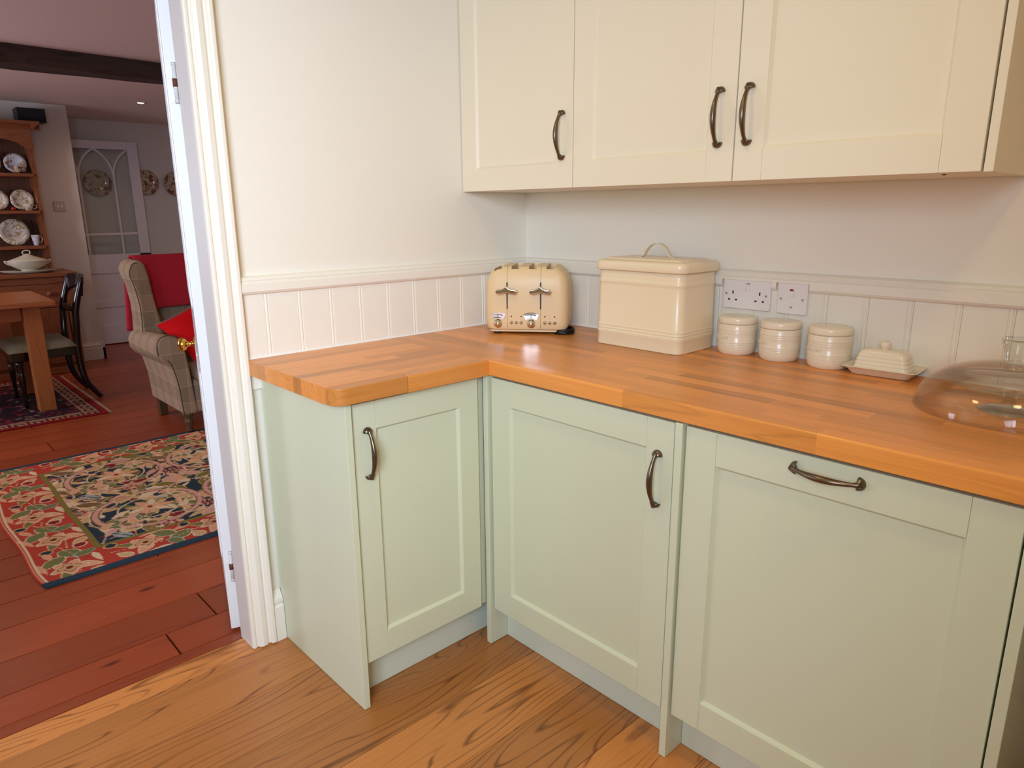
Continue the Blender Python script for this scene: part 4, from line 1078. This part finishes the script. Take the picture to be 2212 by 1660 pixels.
stand_plate('china_plate', .078, -.915, 1.61, M['china_blue'], 'blue and white plate cut by the frame on the top shelf')
stand_plate('china_plate', .082, -.737, 1.32, M['china_gold'], 'gilt edged plate standing on the dresser\'s middle shelf')
cup('tea_cup', .036, .05, -5.05, -.715, 1.32, M['china_gold'], 'gilt cup in front of the middle shelf plate')
stand_plate('china_plate', .082, -.91, 1.32, M['china_gold'], 'gilt edged plate cut by the frame on the middle shelf')
o = MB().lathe([(0, .0005), (.012, .003), (.017, .013), (.013, .025), (0, .029)], 16).build('red_ornament', plain('red_glaze', srgb(170, 40, 20), .25), None, loc=(-5.06, -.818, 1.32)); tag(o, 'tiny red ornament on the middle dresser shelf', 'ornament')
stand_plate('serving_plate', .106, -.828, 1.04, M['china_gold'], 'large gilt edged round plate on the lowest dresser shelf')
cup('milk_jug', .029, .085, -5.06, -.700, 1.04, M['china_blue'], 'small white milk jug on the lowest dresser shelf')
o = MB().lathe([(0, .0005), (.13, .0005), (.15, .006), (.195, .020), (.197, .024), (.15, .012), (0, .008)], 48, (0, 0, 0), sx=.62).build('oval_platter', M['china_plain'], None, loc=(-4.865, -.815, .8325)); tag(o, 'ivory oval platter lying on the dresser top', 'platter')
tu = empty('soup_tureen', (-4.865, -.812, .8432)); tag(tu, 'ivory lidded soup tureen standing on the oval platter', 'tureen')
MB().lathe([(0, .0), (.055, .0), (.058, .006), (.05, .014), (.085, .030), (.125, .055), (.138, .075), (.14, .080), (0, .080)], 40, sx=.68).build('bowl', M['china_plain'], tu)
ltu = MB().lathe([(0, .081), (.142, .081), (.138, .088), (.10, .104), (.06, .118), (.03, .130), (.016, .14), (0, .142)], 40, sx=.68).build('lid', M['china_plain'], tu)
MB().tube(catmull([(0, -.022, .138), (0, -.026, .155), (0, -.008, .166), (0, .012, .166), (0, .026, .155), (0, .020, .138)], 5), .005, 8).build('knob', M['china_plain'], ltu)
for s_ in (-1, 1): MB().tube(catmull([(0, s_ * .125, .058), (0, s_ * .150, .075), (0, s_ * .152, .088), (0, s_ * .133, .080)], 5), .0055, 8).build('handle', M['china_plain'], tu)
# small black loudspeaker on top of the dresser
spk = empty('loudspeaker', (-5.10, -.594, 2.006)); tag(spk, 'black loudspeaker box on top of the pine dresser', 'speaker')
MB().box(-.08, .075, -.098, .098, .0005, .108).build('case', M['black'], spk, .004); MB().box(.0755, .080, -.092, .092, .006, .102).build('grille', plain('speaker_cloth', srgb(18, 18, 20), .95), spk, .002)
# light switch on the pier
sw_ = empty('light_switch', (-5.24, -.46, 1.357)); tag(sw_, 'square light switch on the dining room pier', 'switch')
MB().box(0, .008, -.042, .042, -.042, .042).build('plate', plain('grey_switch_plate', srgb(196, 176, 168), .4), sw_, .002)
for q in (-.014, .014): MB().box(.008, .011, q - .006, q + .006, -.012, .012).build('switch', M['white_plastic'], sw_, .001)

# --- glazed gothic door standing open against the far wall
gd = empty('door_2', (-5.985, .027, 0)); struct(gd)
gl, gr_ = -.393, .393
def gb(n, y0, y1, z0, z1, x0=0, x1=.036, bev=.002, mat=None): return MB().box(x0, x1, y0, y1, z0, z1).build(n, mat or M['far_door'], gd, bev)
gb('stile', gl, gl + .095, .01, 1.975); gb('stile', gr_ - .095, gr_, .01, 1.975)
gb('rail', gl + .0955, gr_ - .0955, 1.90, 1.975); gb('rail', gl + .0955, gr_ - .0955, .715, .90); gb('rail', gl + .0955, gr_ - .0955, .01, .20); gb('rail', gl + .0955, gr_ - .0955, .38, .44)
gb('panel', gl + .09, gr_ - .09, .19, .39, .012, .024); gb('panel', gl + .09, gr_ - .09, .43, .72, .012, .024)
va, vb = -.152, .151
gb('glazing_bar', va - .010, va + .010, .90, 1.67, .006, .030); gb('glazing_bar', vb - .010, vb + .010, .90, 1.67, .006, .030); gb('glazing_bar', gl + .095, gr_ - .095, 1.085, 1.107, .008, .028)
def gar(a, sg):   # pointed arch bar springing at y=a, leaning in direction sg
    pts = []
    for i in range(13):
        t = R(60 * i / 12); pts.append((.018, a + sg * .303 * (1 - math.cos(t)), 1.640 + .262 * math.sin(t) / math.sin(R(60))))
    MB().tube(pts, [(.010, .011)] * 13, 8, flat=4, up=(1, 0, 0)).build('glazing_bar', M['far_door'], gd)
gar(va, 1); gar(vb, -1); gar(vb, 1); gar(va, -1)
for (y0, y1) in ((gl + .095, va), (va, vb), (vb, gr_ - .095)):
    for (z0, z1) in ((.90, 1.095), (1.096, 1.90)): gb('pane', y0, y1, z0, z1, .017, .020, 0, M['pane'])
gb('rim_lock', gr_ - .10, gr_ - .005, .80, .90, .036, .062, .003, M['black'])
# plates hung on the far wall
for (y_, z_, r_, lab) in ((.058, 1.585, .128, 'patterned wall plate seen through the glazed gothic door'), (.50, 1.60, .125, 'patterned wall plate half hidden by the gothic door edge'), (.80, 1.59, .125, 'patterned wall plate nearest the open white door')):
    me = plate_mesh(r_); me.materials.append(M['china_imari']); o = link('wall_plate', me, None); o.rotation_euler = (0, R(90), 0); o.location = (-6.098, y_, z_); tag(o, lab, 'plate', 'plates hung on the far wall')
# downlights (visible one in the dining ceiling, the rest light the rooms)
def can(name, x_, y_, z_, lab, grp=None):
    e = empty(name, (x_, y_, z_)); tag(e, lab, 'downlight', grp)
    MB().lathe([(.030, -.001), (.043, -.004), (.046, -.001), (.046, 0), (.030, 0)], 28).build('bezel', plain('downlight_bezel', srgb(150, 112, 90), .5) if 'bz' not in M else M['bz'], e)
    MB().lathe([(0, -.0012), (.024, -.0012), (.024, -.0004), (0, -.0004)], 24).build('lamp', M['downlight'], e)
M['bz'] = plain('downlight_bezel', srgb(190, 160, 140), .5)
can('ceiling_downlight', DD[0][0], DD[0][1], 2.18, 'lit downlight in the dining room ceiling near the gothic door')
